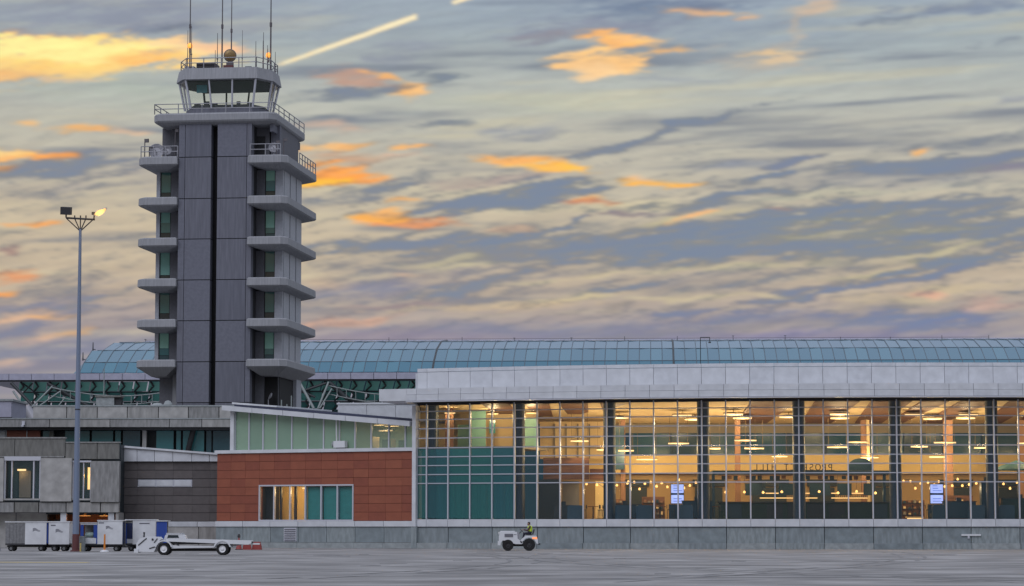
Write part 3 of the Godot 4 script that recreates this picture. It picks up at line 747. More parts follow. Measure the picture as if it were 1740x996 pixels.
func build_tower():
	var t := thing("control_tower", "tall grey concrete airport control tower with glazed cab and stacked balconies", "tower", Vector3(-27.85, 0, -245), deg_to_rad(-7.0))
	var rng := RandomNumberGenerator.new(); rng.seed = 12
	# core: two slabs of cast panels either side of a dark slot
	var js := [0.0, 5.6, 9.5, 13.34, 17.17, 21.03, 24.87, 28.73, 32.56, 36.5, 39.8]
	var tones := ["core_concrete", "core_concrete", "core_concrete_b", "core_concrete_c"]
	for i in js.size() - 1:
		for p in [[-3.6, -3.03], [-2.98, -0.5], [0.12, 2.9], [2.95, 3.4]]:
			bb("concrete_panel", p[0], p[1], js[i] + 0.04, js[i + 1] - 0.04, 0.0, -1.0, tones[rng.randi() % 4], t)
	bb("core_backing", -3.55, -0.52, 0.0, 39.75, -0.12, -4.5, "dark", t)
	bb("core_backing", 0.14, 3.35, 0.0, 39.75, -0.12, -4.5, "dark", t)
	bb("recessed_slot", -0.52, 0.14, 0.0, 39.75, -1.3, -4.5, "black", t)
	# body behind
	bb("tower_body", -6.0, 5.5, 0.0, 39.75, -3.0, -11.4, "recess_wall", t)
	var lv := [36.57, 32.72, 28.87, 25.02, 21.18, 17.38]
	for k in lv.size():
		var y: float = lv[k]
		for side in [[Vector2(3.12, 0.45), Vector2(6.3, 0.45), Vector2(6.9, -0.15), Vector2(6.9, -13.6), Vector2(6.3, -14.2), Vector2(3.12, -14.2)], [Vector2(-3.64, 0.45), Vector2(-6.9, 0.45), Vector2(-7.5, -0.15), Vector2(-7.5, -13.6), Vector2(-6.9, -14.2), Vector2(-3.64, -14.2)]]:
			var s := Sh.new()
			var low := 0.85 if k < 5 else 0.8
			s.loft([inset(side, 0.16, y), inset(side, 0.02, y - 0.1), inset(side, 0.0, y - low + 0.12), inset(side, 0.14, y - low), inset(side, 1.15, y - low - (0.28 if k < 5 else 0.72))])
			sh("balcony_slab", s, "balcony_concrete", t)
		if k == 0: continue
		var top: float = lv[k - 1] - 1.05
		# one storey between this slab and the one above
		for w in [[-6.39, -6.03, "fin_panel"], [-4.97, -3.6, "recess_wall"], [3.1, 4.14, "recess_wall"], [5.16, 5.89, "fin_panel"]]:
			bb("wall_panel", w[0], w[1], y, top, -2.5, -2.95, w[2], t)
		for w in [[-6.01, -4.99], [4.16, 5.14]]:
			var win := node("window", t, Vector3(0, 0, 0))
			bb("frame", w[0], w[1], y, top, -2.72, -2.95, "dark", win)
			var r := rng.randf()
			var split := y + (0.75 if r < 0.55 else 0.55)
			bb("pane", w[0] + 0.06, w[1] - 0.06, split + 0.05, top, -2.66, -2.71, ["window_teal", "teal_mid", "green_blind_b", "window_teal"][rng.randi() % 4], win)
			bb("lower_pane", w[0] + 0.06, w[1] - 0.06, y, split, -2.66, -2.71, "window_low" if r < 0.6 else "teal_dark", win)
			if r > 0.35: bb("blind", w[0] + 0.08, w[1] - 0.08, top - 0.5 - 1.5 * r, top, -2.63, -2.65, ["green_blind", "green_blind_b"][rng.randi() % 2], win)
		for sx in [[5.72, 5.9], [-6.4, -6.22]]:
			for j in 3:
				var z := -2.98 - 2.84 * j
				bb("side_fin_panel", sx[0], sx[1], y, top + 0.05, z - 0.16, z - 2.62, "fin_panel", t)
	# lowest storey: dark opening and a pier on the right
	bb("wall_panel", 3.1, 4.2, 12.0, 16.3, -2.5, -2.95, "recess_wall", t)
	bb("dark_opening", 4.2, 5.45, 11.0, 16.2, -2.8, -2.98, "black", t)
	bb("dark_opening", 5.5, 5.55, 11.0, 16.2, -3.2, -9.4, "black", t)
	bb("corner_pier", 5.1, 5.9, 0.0, 16.25, -9.4, -11.7, "fin_panel", t)
	bb("wall_panel", -4.6, -3.6, 0.0, 16.2, -2.5, -2.95, "balcony_concrete", t)
	# top storey under the roof slab
	for w in [[-4.9, -3.6, "recess_wall"], [3.1, 4.6, "recess_wall"], [4.75, 5.6, "core_concrete_c"]]:
		bb("wall_panel", w[0], w[1], 36.5, 39.75, -2.3, -2.95, w[2], t)
	bb("door", 3.35, 4.2, 36.55, 38.7, -2.25, -2.3, "dark", t)
	var rs := [Vector2(-5.45, 0.45), Vector2(5.05, 0.45), Vector2(5.75, -0.3), Vector2(5.75, -13.3), Vector2(5.05, -13.9), Vector2(-5.45, -13.9), Vector2(-6.1, -13.3), Vector2(-6.1, -0.3)]
	var s := Sh.new()
	s.loft([inset(rs, 0.1, 40.65), inset(rs, 0.0, 40.5), inset(rs, 0.0, 39.95), inset(rs, 0.12, 39.8), inset(rs, 0.7, 39.55)])
	sh("roof_slab", s, "balcony_concrete", t)
	bb("roof_beam", 5.0, 5.35, 38.9, 39.6, -0.6, -13.0, "core_concrete_b", t)
	# railings
	railing(t, [Vector3(-5.95, 40.6, -13), Vector3(-5.95, 40.6, 0.2), Vector3(5.5, 40.6, 0.2), Vector3(5.65, 40.6, -13.4)], 0.95, 2.2)
	railing(t, [Vector3(3.3, 36.55, 0.2), Vector3(6.2, 36.55, 0.2)], 1.05, 1.5)
	railing(t, [Vector3(6.75, 36.55, -6.0), Vector3(6.75, 36.55, -13.8)], 1.05, 1.3)
	railing(t, [Vector3(-7.3, 36.55, -0.1), Vector3(-3.75, 36.55, -0.1)], 1.05, 1.2)
	# equipment on the upper balconies
	for e in [[-6.2, 36.55, -1.6, 0.75], [-5.1, 36.55, -1.4, 0.45], [5.3, 36.6, -1.0, 0.5]]:
		var d := Sh.new()
		d.lathe(Vector3(e[0], e[1] + 0.8, e[2]), Vector3(0.1, 0.2, 1), [[0.08, -0.25], [e[3] * 0.7, -0.12], [e[3], 0.1], [e[3] * 0.95, 0.12], [e[3] * 0.5, -0.02]], 14)
		d.tube(Vector3(e[0], e[1], e[2]), Vector3(e[0], e[1] + 0.8, e[2]), 0.07, -1, 6)
		d.tube(Vector3(e[0], e[1] + 0.75, e[2] + 0.1), Vector3(e[0], e[1] + 0.9, e[2] + 0.7), 0.03, -1, 5)
		sh("dish_antenna", d, "rail", t)
	for e in [[-7.05, 1.9, 0.35], [-4.1, 2.9, 0.3], [6.35, 1.7, 0.25], [5.65, 1.5, 0.28], [-6.6, 1.2, 0.2]]:
		var d := Sh.new()
		d.tube(Vector3(e[0], 36.5, -0.5), Vector3(e[0], 36.5 + e[1], -0.5), 0.05, -1, 6)
		d.tube(Vector3(e[0], 36.3 + e[1], -0.5), Vector3(e[0] + 0.35, 36.5 + e[1], -0.5), 0.04, -1, 5)
		d.box(Vector3(e[0] + 0.2, 36.5 + e[1] * 0.9, -0.45), Vector3(e[2], e[2] * 0.9, 0.3))
		sh("camera_post", d, "antenna", t)
	# cab
	var cx := 0.1
	s = Sh.new()
	s.loft([oct(cx, 2.95, 3.95, -1.7, 1.9, -7.6, 40.6), oct(cx, 2.95, 3.95, -1.7, 1.9, -7.6, 41.45)])
	sh("cab_base", s, "core_concrete_c", t)
	var lo := oct(cx, 3.0, 4.05, -1.6, 1.9, -7.7, 41.45)
	var hi := oct(cx, 3.4, 4.5, -1.0, 2.0, -8.3, 44.05)
	for k in 8:
		var j := (k + 1) % 8
		var n: int = [3, 1, 2, 1, 3, 1, 2, 1][k]
		for i in n:
			var a: Vector3 = lo[k].lerp(lo[j], float(i) / n); var b: Vector3 = lo[k].lerp(lo[j], float(i + 1) / n)
			var c: Vector3 = hi[k].lerp(hi[j], float(i + 1) / n); var d: Vector3 = hi[k].lerp(hi[j], float(i) / n)
			var ps := Sh.new()
			var back := Vector3(cx, 43, -4.65) - (a + b + c + d) / 4.0
			back = Vector3(back.x, 0, back.z).normalized() * 0.03
			ps.loft([[a, b, c, d], [a + back, b + back, c + back, d + back]])
			sh("cab_pane", ps, "cab_glass", t)
			var ms := Sh.new(); ms.tube(a, d, 0.11 if i == 0 else 0.09, -1, 6)
			sh("cab_mullion", ms, "mullion" if k < 4 or k > 5 else "dark", t)
	s = Sh.new()
	s.loft([oct(cx, 3.35, 4.4, -1.1, 2.0, -8.2, 44.0), oct(cx, 3.6, 4.75, -0.75, 2.1, -8.5, 44.06), oct(cx, 3.5, 4.55, -0.95, 2.05, -8.3, 45.15), oct(cx, 3.3, 4.3, -1.3, 2.0, -8.0, 45.22)])
	sh("cab_roof", s, "balcony_concrete", t)
	s = Sh.new(); s.loft([oct(cx, 3.25, 4.3, -1.15, 2.0, -8.1, 43.98), oct(cx, 3.25, 4.3, -1.15, 2.0, -8.1, 43.9)])
	sh("cab_ceiling", s, "black", t)
	# consoles and a monitor
	s = Sh.new()
	for k in [0, 1, 2, 6, 7]:
		var j: int = (k + 1) % 8
		var a: Vector3 = lo[k].lerp(Vector3(cx, 41.4, -4.65), 0.1); var b: Vector3 = lo[j].lerp(Vector3(cx, 41.4, -4.65), 0.1)
		var a2: Vector3 = lo[k].lerp(Vector3(cx, 41.4, -4.65), 0.3); var b2: Vector3 = lo[j].lerp(Vector3(cx, 41.4, -4.65), 0.3)
		s.loft([[a, b, b2, a2], [a + Vector3(0, 0.32, 0), b + Vector3(0, 0.32, 0), b2 + Vector3(0, 0.3, 0), a2 + Vector3(0, 0.3, 0)]])
	sh("console", s, "dark", t)
	for e in [[-1.7, 0.55, 0.5], [-1.0, 0.35, 0.7], [1.4, 0.5, 0.35], [2.6, 0.3, 0.5], [-2.6, 0.3, 0.6]]:
		bb("console_screen", e[0] - e[2] / 2, e[0] + e[2] / 2, 41.6, 41.72 + e[1], -2.9, -3.1, "dark", t)
	bb("hanging_monitor", -2.5, -1.5, 43.0, 43.75, -2.2, -2.35, "teal_wall_b", t)
	# on the cab roof: railing, aerials, beacon, plant
	var rp := oct(cx, 3.4, 4.4, -1.2, 2.0, -8.1, 45.2)
	railing(t, rp + [rp[0]], 0.95, 1.9)
	for e in [[-4.2 + 0.75, 12.5, 0.075, -3.2], [-0.85, 13.5, 0.08, -5.5], [0.18, 12.0, 0.07, -5.0], [4.22, 13.0, 0.085, -4.2], [-4.0, 4.3, 0.05, -4.5], [-3.0, 4.2, 0.05, -2.0], [-1.28, 2.3, 0.05, -4.5], [-1.0, 3.9, 0.055, -4.2], [1.35, 4.2, 0.04, -4.6], [2.7, 3.1, 0.055, -4.5], [3.4, 3.1, 0.04, -4.5], [3.6, 3.8, 0.055, -3.8], [3.9, 2.3, 0.055, -4.4], [4.05, 2.5, 0.05, -3.6], [4.25, 1.7, 0.05, -4.0], [4.4, 2.2, 0.045, -5.5]]:
		var d := Sh.new()
		d.tube(Vector3(e[0], 45.2, e[3]), Vector3(e[0], 45.2 + e[1] * 0.35, e[3]), e[2], e[2] * 0.9, 6)
		d.tube(Vector3(e[0], 45.2 + e[1] * 0.35, e[3]), Vector3(e[0], 45.2 + e[1], e[3]), e[2] * 0.75, e[2] * 0.45, 6)
		d.tube(Vector3(e[0], 45.2 + e[1] * 0.34, e[3]), Vector3(e[0], 45.2 + e[1] * 0.37, e[3]), e[2] * 1.5, -1, 6)
		sh("aerial", d, "antenna", t)
	for e in [[-3.45, 47.75, -3.2], [4.0, 46.85, -4.2]]:
		var ol := node("obstruction_lamp", t)
		var d := Sh.new()
		d.lathe(Vector3(e[0], e[1] - 0.25, e[2]), Vector3.UP, [[0.1, 0], [0.24, 0.06], [0.27, 0.25], [0.2, 0.45], [0.04, 0.52]], 12)
		sh("lamp_globe", d, "glow_orange", ol)
		bb("bracket", e[0] - 0.08, e[0] + 0.08, e[1] - 0.7, e[1] - 0.25, e[2] - 0.08, e[2] + 0.08, "antenna", ol)
		omni(ol, Vector3(e[0], e[1], e[2] + 0.4), 0.25, Color(1.0, 0.6, 0.25), 0.2)
	var bc := node("rotating_beacon", t)
	var d := Sh.new()
	d.lathe(Vector3(0.15, 46.95, -4.6), Vector3(0.25, -0.1, 1), [[0.45, -0.55], [0.6, -0.35], [0.62, 0.3], [0.57, 0.36]], 18)
	sh("drum", d, "antenna", bc)
	d = Sh.new(); d.lathe(Vector3(0.15, 46.95, -4.6), Vector3(0.25, -0.1, 1), [[0.54, 0.362], [0.3, 0.46], [0.02, 0.5]], 18)
	sh("lens", d, "brass", bc)
	bb("stand", -0.15, 0.45, 45.2, 46.3, -4.9, -4.3, "antenna", bc)
	bb("junction_box", -0.25, 0.7, 45.35, 45.85, -3.9, -3.5, "mast_rust", t)
	bb("plant_unit", -3.0, -1.2, 45.2, 46.2, -6.0, -4.0, "antenna", t)
	for k in 3: bb("plant_louvre", -2.95, -1.25, 45.45 + 0.25 * k, 45.57 + 0.25 * k, -3.9, -3.98, "black", t)
	bb("plant_unit", -3.9, -3.05, 45.2, 45.75, -4.5, -3.2, "rail", t)
	bb("plant_unit", 2.0, 2.6, 45.2, 45.6, -3.6, -3.0, "core_concrete", t)
	# bits beside the dark opening at the foot
	var ft := Sh.new()
	ft.tube(Vector3(4.75, 11.8, -2.0), Vector3(4.75, 13.7, -2.0), 0.05, -1, 6)
	ft.lathe(Vector3(5.0, 14.0, -1.9), Vector3(-1, 0.5, 0.5), [[0.05, -0.1], [0.3, 0.0], [0.34, 0.08], [0.2, 0.02]], 12)
	sh("dish_antenna", ft, "rail", t)

# ---- the concrete storeys in front of the tower's foot
func build_upper_block():
	var t := thing("upper_concrete_block", "low concrete building with deep roof band and teal window strip before tower", "building", Vector3(-46.5, 0, -236))
	var bands := [-0.2, 3.4]
	var xs := [3.4, 6.45, 9.2, 11.9, 14.7, 17.4, 20.15, 21.6]
	var tone := ["concrete_b", "concrete", "concrete_b", "concrete", "concrete_b", "concrete_c", "concrete_b"]
	for i in xs.size() - 1:
		bb("roof_band_panel", xs[i] + 0.04, xs[i + 1] - 0.04, 11.5, 12.55, 0.0, -0.5, tone[i], t)
	bb("coping", 3.3, 21.6, 12.56, 12.68, 0.06, -0.6, "plinth", t)
	bb("roof_block", 3.45, 21.6, 11.5, 12.5, -0.2, -12.0, "concrete_dark", t)
	var ys := [-0.6, 5.2, 10.6, 15.9, 18.8, 21.6]
	for i in ys.size() - 1:
		bb("eave_panel", ys[i] + 0.03, ys[i + 1] - 0.03, 10.66, 11.36, 1.6, 1.0, ["concrete_c", "concrete", "concrete_c"][i % 3], t)
	bb("eave_edge", -0.8, 21.6, 11.37, 11.46, 1.66, 0.2, "plinth", t)
	bb("eave_slab", -0.6, 21.6, 10.7, 11.36, 0.98, -12.0, "concrete_dark", t)
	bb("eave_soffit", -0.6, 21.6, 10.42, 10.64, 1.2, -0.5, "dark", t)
	bb("wall_core", -0.6, 21.6, 0.0, 10.4, -1.2, -12.0, "interior_dark", t)
	for w in [[1.1, 2.85], [2.95, 4.1]]:
		bb("red_panel", w[0], w[1], 8.0, 10.4, 0.0, -0.4, "red_d", t)
	for w in [[0.0, 0.95], [1.0, 1.08], [2.87, 2.94]]:
		bb("jamb", w[0], w[1], 8.0, 10.4, 0.05, -0.3, "white_panel", t)
	for w in [[4.3, 4.95], [6.3, 8.55], [8.7, 10.65], [10.8, 11.35], [11.5, 13.1], [14.5, 16.1], [16.3, 16.75], [16.9, 18.85], [19.0, 19.5], [19.6, 21.5]]:
		var win := node("window", t)
		bb("pane", w[0] + 0.03, w[1] - 0.03, 8.3, 10.38, -0.12, -0.18, "teal_dark" if int(w[0]) % 2 else "teal_mid", win)
		bb("frame", w[0], w[1], 8.0, 10.4, -0.2, -0.3, "dark", win)
	bb("pilaster", 13.3, 13.65, 8.0, 10.4, 0.1, -0.4, "concrete_b", t)
	bb("pilaster", 4.95, 5.3, 8.0, 10.4, 0.1, -0.4, "concrete_dark", t)
	var s := Sh.new()
	s.tube(Vector3(17.3, 8.0, 0.3), Vector3(17.95, 10.5, 0.6), 0.25, -1, 8)
	sh("raking_strut", s, "black", t)
	var lp := Sh.new()
	lp.box(Vector3(2.9, 11.0, 1.72), Vector3(0.25, 0.35, 0.2)); lp.box(Vector3(2.85, 10.75, 1.8), Vector3(0.2, 0.15, 0.3))
	sh("wall_lamp", lp, "mullion", t)
	# things on its roof
	var u := thing("roof_air_unit", "small pale boxy air unit on the concrete roof left of tower", "air unit", Vector3(-36.6, 12.5, -239))
	bb("casing", -1.3, 0.35, 0.0, 1.05, 0, -1.6, "plinth", u)
	bb("top_cover", -1.4, 1.0, 1.05, 1.2, 0.1, -1.7, "concrete_dark", u)
	bb("side_duct", 0.37, 0.95, 0.0, 1.04, -0.2, -1.4, "dark", u)
	var p := thing("roof_mast", "thin white pole standing on concrete roof left of the tower", "pole", Vector3(-37.35, 12.5, -240))
	s = Sh.new(); s.tube(Vector3.ZERO, Vector3(0, 3.7, 0), 0.07, 0.04, 6); sh("pole_shaft", s, "truss_white", p)
	bb("base_plate", -0.2, 0.2, 0.0, 0.06, -0.2, 0.2, "rail", p)
	var v := thing("roof_cowl", "low pale rounded vent cowl on concrete roof at tower foot", "vent", Vector3(-31.6, 12.5, -237.6))
	s = Sh.new(); s.lathe(Vector3(-0.5, 0, 0), Vector3.UP, [[0.6, 0], [0.58, 0.22], [0.35, 0.42], [0.05, 0.48]], 14); sh("cap", s, "plinth", v)
	s = Sh.new(); s.lathe(Vector3(0.45, 0, 0), Vector3.UP, [[0.42, 0], [0.42, 0.3], [0.25, 0.62], [0.05, 0.68]], 14); sh("cap", s, "plinth", v)
	var fl := thing("pale_annex", "pale grey flat roofed annex beyond the concrete building's roof edge", "building", Vector3(-54.0, 0, -262))
	bb("wall", -8, 4.0, 0, 14.3, 0, -8, "fascia", fl)
	bb("roof_edge", -8.1, 4.2, 14.3, 14.5, 0.15, -8.2, "plinth", fl)
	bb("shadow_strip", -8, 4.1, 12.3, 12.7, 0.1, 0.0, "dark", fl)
	var q := thing("roof_pipe_cluster", "short roof pipes on low roof right of tower foot", "vent", Vector3(-21.0, 12.3, -239))
	for x in [0.0, 0.5, 0.9]:
		s = Sh.new(); s.tube(Vector3(x, 0, 0), Vector3(x, 1.0 + 0.4 * sin(x * 9.0), 0), 0.06, -1, 6); sh("pipe", s, "truss_white", q)

# ---- the concrete block at the left
func build_concrete_block():
	var t := thing("left_concrete_block", "weathered concrete building at the far left with dock opening below", "building", Vector3(-44.0, 0, -226))
	# local x from 0 at the picture's edge; continues to the left
	for i in [[-9.0, -4.0], [-3.95, 1.2], [1.25, 5.55]]:
		bb("parapet_panel", i[0], i[1], 7.85, 9.34, 0.0, -0.4, "concrete_dark", t)
	for i in [[5.6, 8.3], [8.35, 10.2]]:
		bb("parapet_panel", i[0], i[1], 7.6, 8.96, 0.0, -0.4, "concrete_dark", t)
	bb("coping", -9.1, 5.6, 9.35, 9.47, 0.08, -0.6, "concrete_c", t)
	bb("coping", 5.6, 10.3, 8.97, 9.07, 0.08, -0.6, "concrete_c", t)
	bb("ledge", -9, 5.5, 7.72, 7.84, 0.15, -0.4, "concrete_c", t)
	bb("building_core", -9, 10.1, 3.0, 8.9, -1.8, -14, "interior_dark", t)
	bb("wall_panel", 3.55, 6.22, 3.95, 7.66, 0.45, -0.4, "concrete_b", t)
	bb("wall_panel", 7.86, 10.3, 3.9, 7.4, 0.45, -0.4, "concrete_c", t)
	bb("wall_panel", -3.0, 0.36, 3.95, 7.66, 0.3, -0.4, "concrete_b", t)
	bb("wall_panel", -9.0, -3.05, 3.95, 7.66, 0.3, -0.4, "concrete", t)
	for i in [[-9, -3.1], [-3.05, 1.3], [1.35, 3.4], [3.45, 5.75], [5.8, 8.7], [8.75, 10.3]]:
		bb("floor_band_panel", i[0], i[1] - 0.03, 3.02, 3.86, 0.25, -0.5, ["concrete_c", "concrete_dark", "concrete"][int(absf(i[0])) % 3], t)
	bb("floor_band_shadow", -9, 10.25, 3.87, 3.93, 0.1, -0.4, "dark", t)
	# windows
	var w1 := node("window", t)
	bb("lintel", 0.38, 3.52, 7.45, 7.8, 0.2, -0.3, "mullion", w1)
	for m in [[0.38, 0.5], [0.98, 1.08], [2.85, 2.97], [3.4, 3.52]]: bb("mullion", m[0], m[1], 4.2, 7.44, 0.1, -0.2, "mullion", w1)
	for m in [[0.5, 0.98], [1.08, 2.85], [2.97, 3.4]]: bb("pane", m[0], m[1], 4.25, 7.44, -0.05, -0.1, "clear_glass", w1)
	bb("sill", 0.3, 3.55, 4.05, 4.2, 0.2, -0.3, "concrete_b", w1)
	var w2 := node("window", t)
	bb("lintel", 6.24, 7.84, 7.3, 7.45, 0.2, -0.3, "mullion", w2)
	for m in [[6.24, 6.34], [7.15, 7.24], [7.76, 7.84]]: bb("mullion", m[0], m[1], 4.2, 7.3, 0.1, -0.2, "mullion", w2)
	for m in [[6.34, 7.15], [7.24, 7.76]]: bb("pane", m[0], m[1], 4.25, 7.3, -0.05, -0.1, "clear_glass", w2)
	bb("sill", 6.24, 7.84, 4.05, 4.2, 0.2, -0.3, "concrete_b", w2)
	bb("room_wall", 0.4, 3.5, 4.0, 7.6, -1.7, -1.75, "teal_dark", t)
	bb("room_cupboard", 1.4, 2.4, 4.3, 6.6, -1.4, -1.65, "interior_grey", t)
	bb("room_ceiling_lamp", 1.3, 2.0, 6.6, 6.75, -1.0, -1.3, "glow_pale", t)
	omni(t, Vector3(1.65, 6.4, -0.9), 0.2, Color(1, 0.85, 0.6))
	bb("room_wall", 6.3, 7.8, 4.0, 7.4, -1.7, -1.75, "teal_dark", t)
	bb("lit_doorway_lamp", 7.3, 7.6, 5.0, 6.9, -1.5, -1.6, "glow_warm", t)
	omni(t, Vector3(7.4, 6.2, -1.0), 0.3, Color(1, 0.75, 0.35))
	# ground floor: wall, posts and the lit baggage opening
	bb("ground_wall", -9, 3.9, 0, 3.0, -1.2, -1.6, "concrete_b", t)
	bb("ground_wall", 10.0, 10.25, 0, 3.0, 0.1, -3.0, "concrete", t)
	for x in [-4.9, -2.0, 1.2]: bb("panel_joint", x, x + 0.05, 0, 3.0, -1.15, -1.2, "joint", t)
	for x in [[5.25, 5.75], [9.35, 9.85]]: bb("post", x[0], x[1], 0, 3.0, 0.0, -0.45, "white_panel_b", t)
	bb("bay_back_wall", 3.9, 10.2, 0, 3.0, -5.0, -5.2, "interior_brick", t)
	bb("bay_side_wall", 3.9, 4.0, 0, 3.0, -1.6, -5.0, "dark", t)
	bb("bay_side_wall", 10.05, 10.2, 0, 3.0, -3.0, -5.0, "dark", t)
	bb("bay_ceiling", 3.9, 10.2, 2.85, 3.0, -0.6, -5.0, "interior_dark", t)
	for x in [6.4, 8.2]:
		var lm := node("bay_lamp", t)
		bb("tube", x, x + 1.0, 2.70, 2.76, -2.6, -2.75, "glow_dim", lm)
		bb("housing", x - 0.05, x + 1.05, 2.77, 2.85, -2.55, -2.8, "dark", lm)
		omni(lm, Vector3(x + 0.5, 2.5, -2.6), 0.4, Color(1.0, 0.6, 0.25))
	bb("bay_cupboard", 4.4, 5.2, 0, 2.4, -2.0, -2.6, "dark", t)

# ---- brown tiled wing
func build_brown_wing():
	var t := thing("brown_tiled_wing", "dark brown tile clad wing with sloped white fascia and slit window", "building", Vector3(-34.4, 0, -230))
	var mats := ["brown_a", "brown_b", "brown_c", "brown_a"]
	var rng := RandomNumberGenerator.new(); rng.seed = 33
	var w := 9.6
	var nr := 7
	var xs := [0.0, 1.65, 3.17, 4.77, 6.45, 8.0, 9.6]
	for r in nr:
		var y0 := 2.26 + 0.742 * r
		for c in 6:
			for hcol in 1:
				var a: float = xs[c]; var b: float = xs[c + 1]
				if a > 1.5 and b < 6.5 and r == 4: continue
				bb("tile", a + 0.006, b - 0.006, y0 + 0.02, y0 + 0.722, -0.03 * rng.randf(), -0.3, mats[rng.randi() % 4], t)
	bb("wall_core", 0.0, w, 0.0, 7.5, -0.31, -10, "joint", t)
	# slit window
	var win := node("window", t)
	bb("frame", 1.67, 6.42, 5.26, 5.9, -0.1, -0.3, "mullion", win)
	for q in [[1.77, 3.2], [3.32, 4.75], [4.87, 6.32]]: bb("pane", q[0], q[1], 5.34, 5.84, -0.05, -0.1, "white_panel_c", win)
	# sloped white fascia in five panels
	var fx := [-0.3, 1.62, 3.15, 4.75, 6.4, 7.95, 9.6]
	for i in fx.size() - 1:
		var s := Sh.new()
		var ya := lerpf(8.72, 7.95, (fx[i] + 0.3) / 9.9); var yb := lerpf(8.72, 7.95, (fx[i + 1] + 0.3) / 9.9)
		s.plate([Vector2(fx[i] + 0.02, 7.48), Vector2(fx[i + 1] - 0.02, 7.48), Vector2(fx[i + 1] - 0.02, yb), Vector2(fx[i] + 0.02, ya)], 0.25, -0.3)
		sh("fascia_panel", s, ["white_panel", "white_panel_b", "white_panel_c"][i % 3], t)
	var cp := Sh.new()
	cp.plate([Vector2(-0.6, 8.76), Vector2(9.7, 7.96), Vector2(9.7, 8.12), Vector2(-0.6, 8.93)], 0.45, -10)
	sh("sloped_roof", cp, "white_panel_c", t)
	bb("base_band_panel", 4.4, 6.9, 1.8, 2.24, 0.06, -0.3, "white_panel_b", t)
	bb("base_band_panel", 6.94, 9.6, 1.8, 2.24, 0.06, -0.3, "white_panel", t)
	bb("base_wall_panel", 0.0, 4.3, 0, 2.24, 0.0, -0.3, "concrete", t)
	bb("base_wall_panel", 4.35, 7.0, 0, 1.78, 0.0, -0.3, "concrete_b", t)
	bb("base_wall_panel", 7.05, 9.6, 0, 1.78, 0.0, -0.3, "concrete", t)

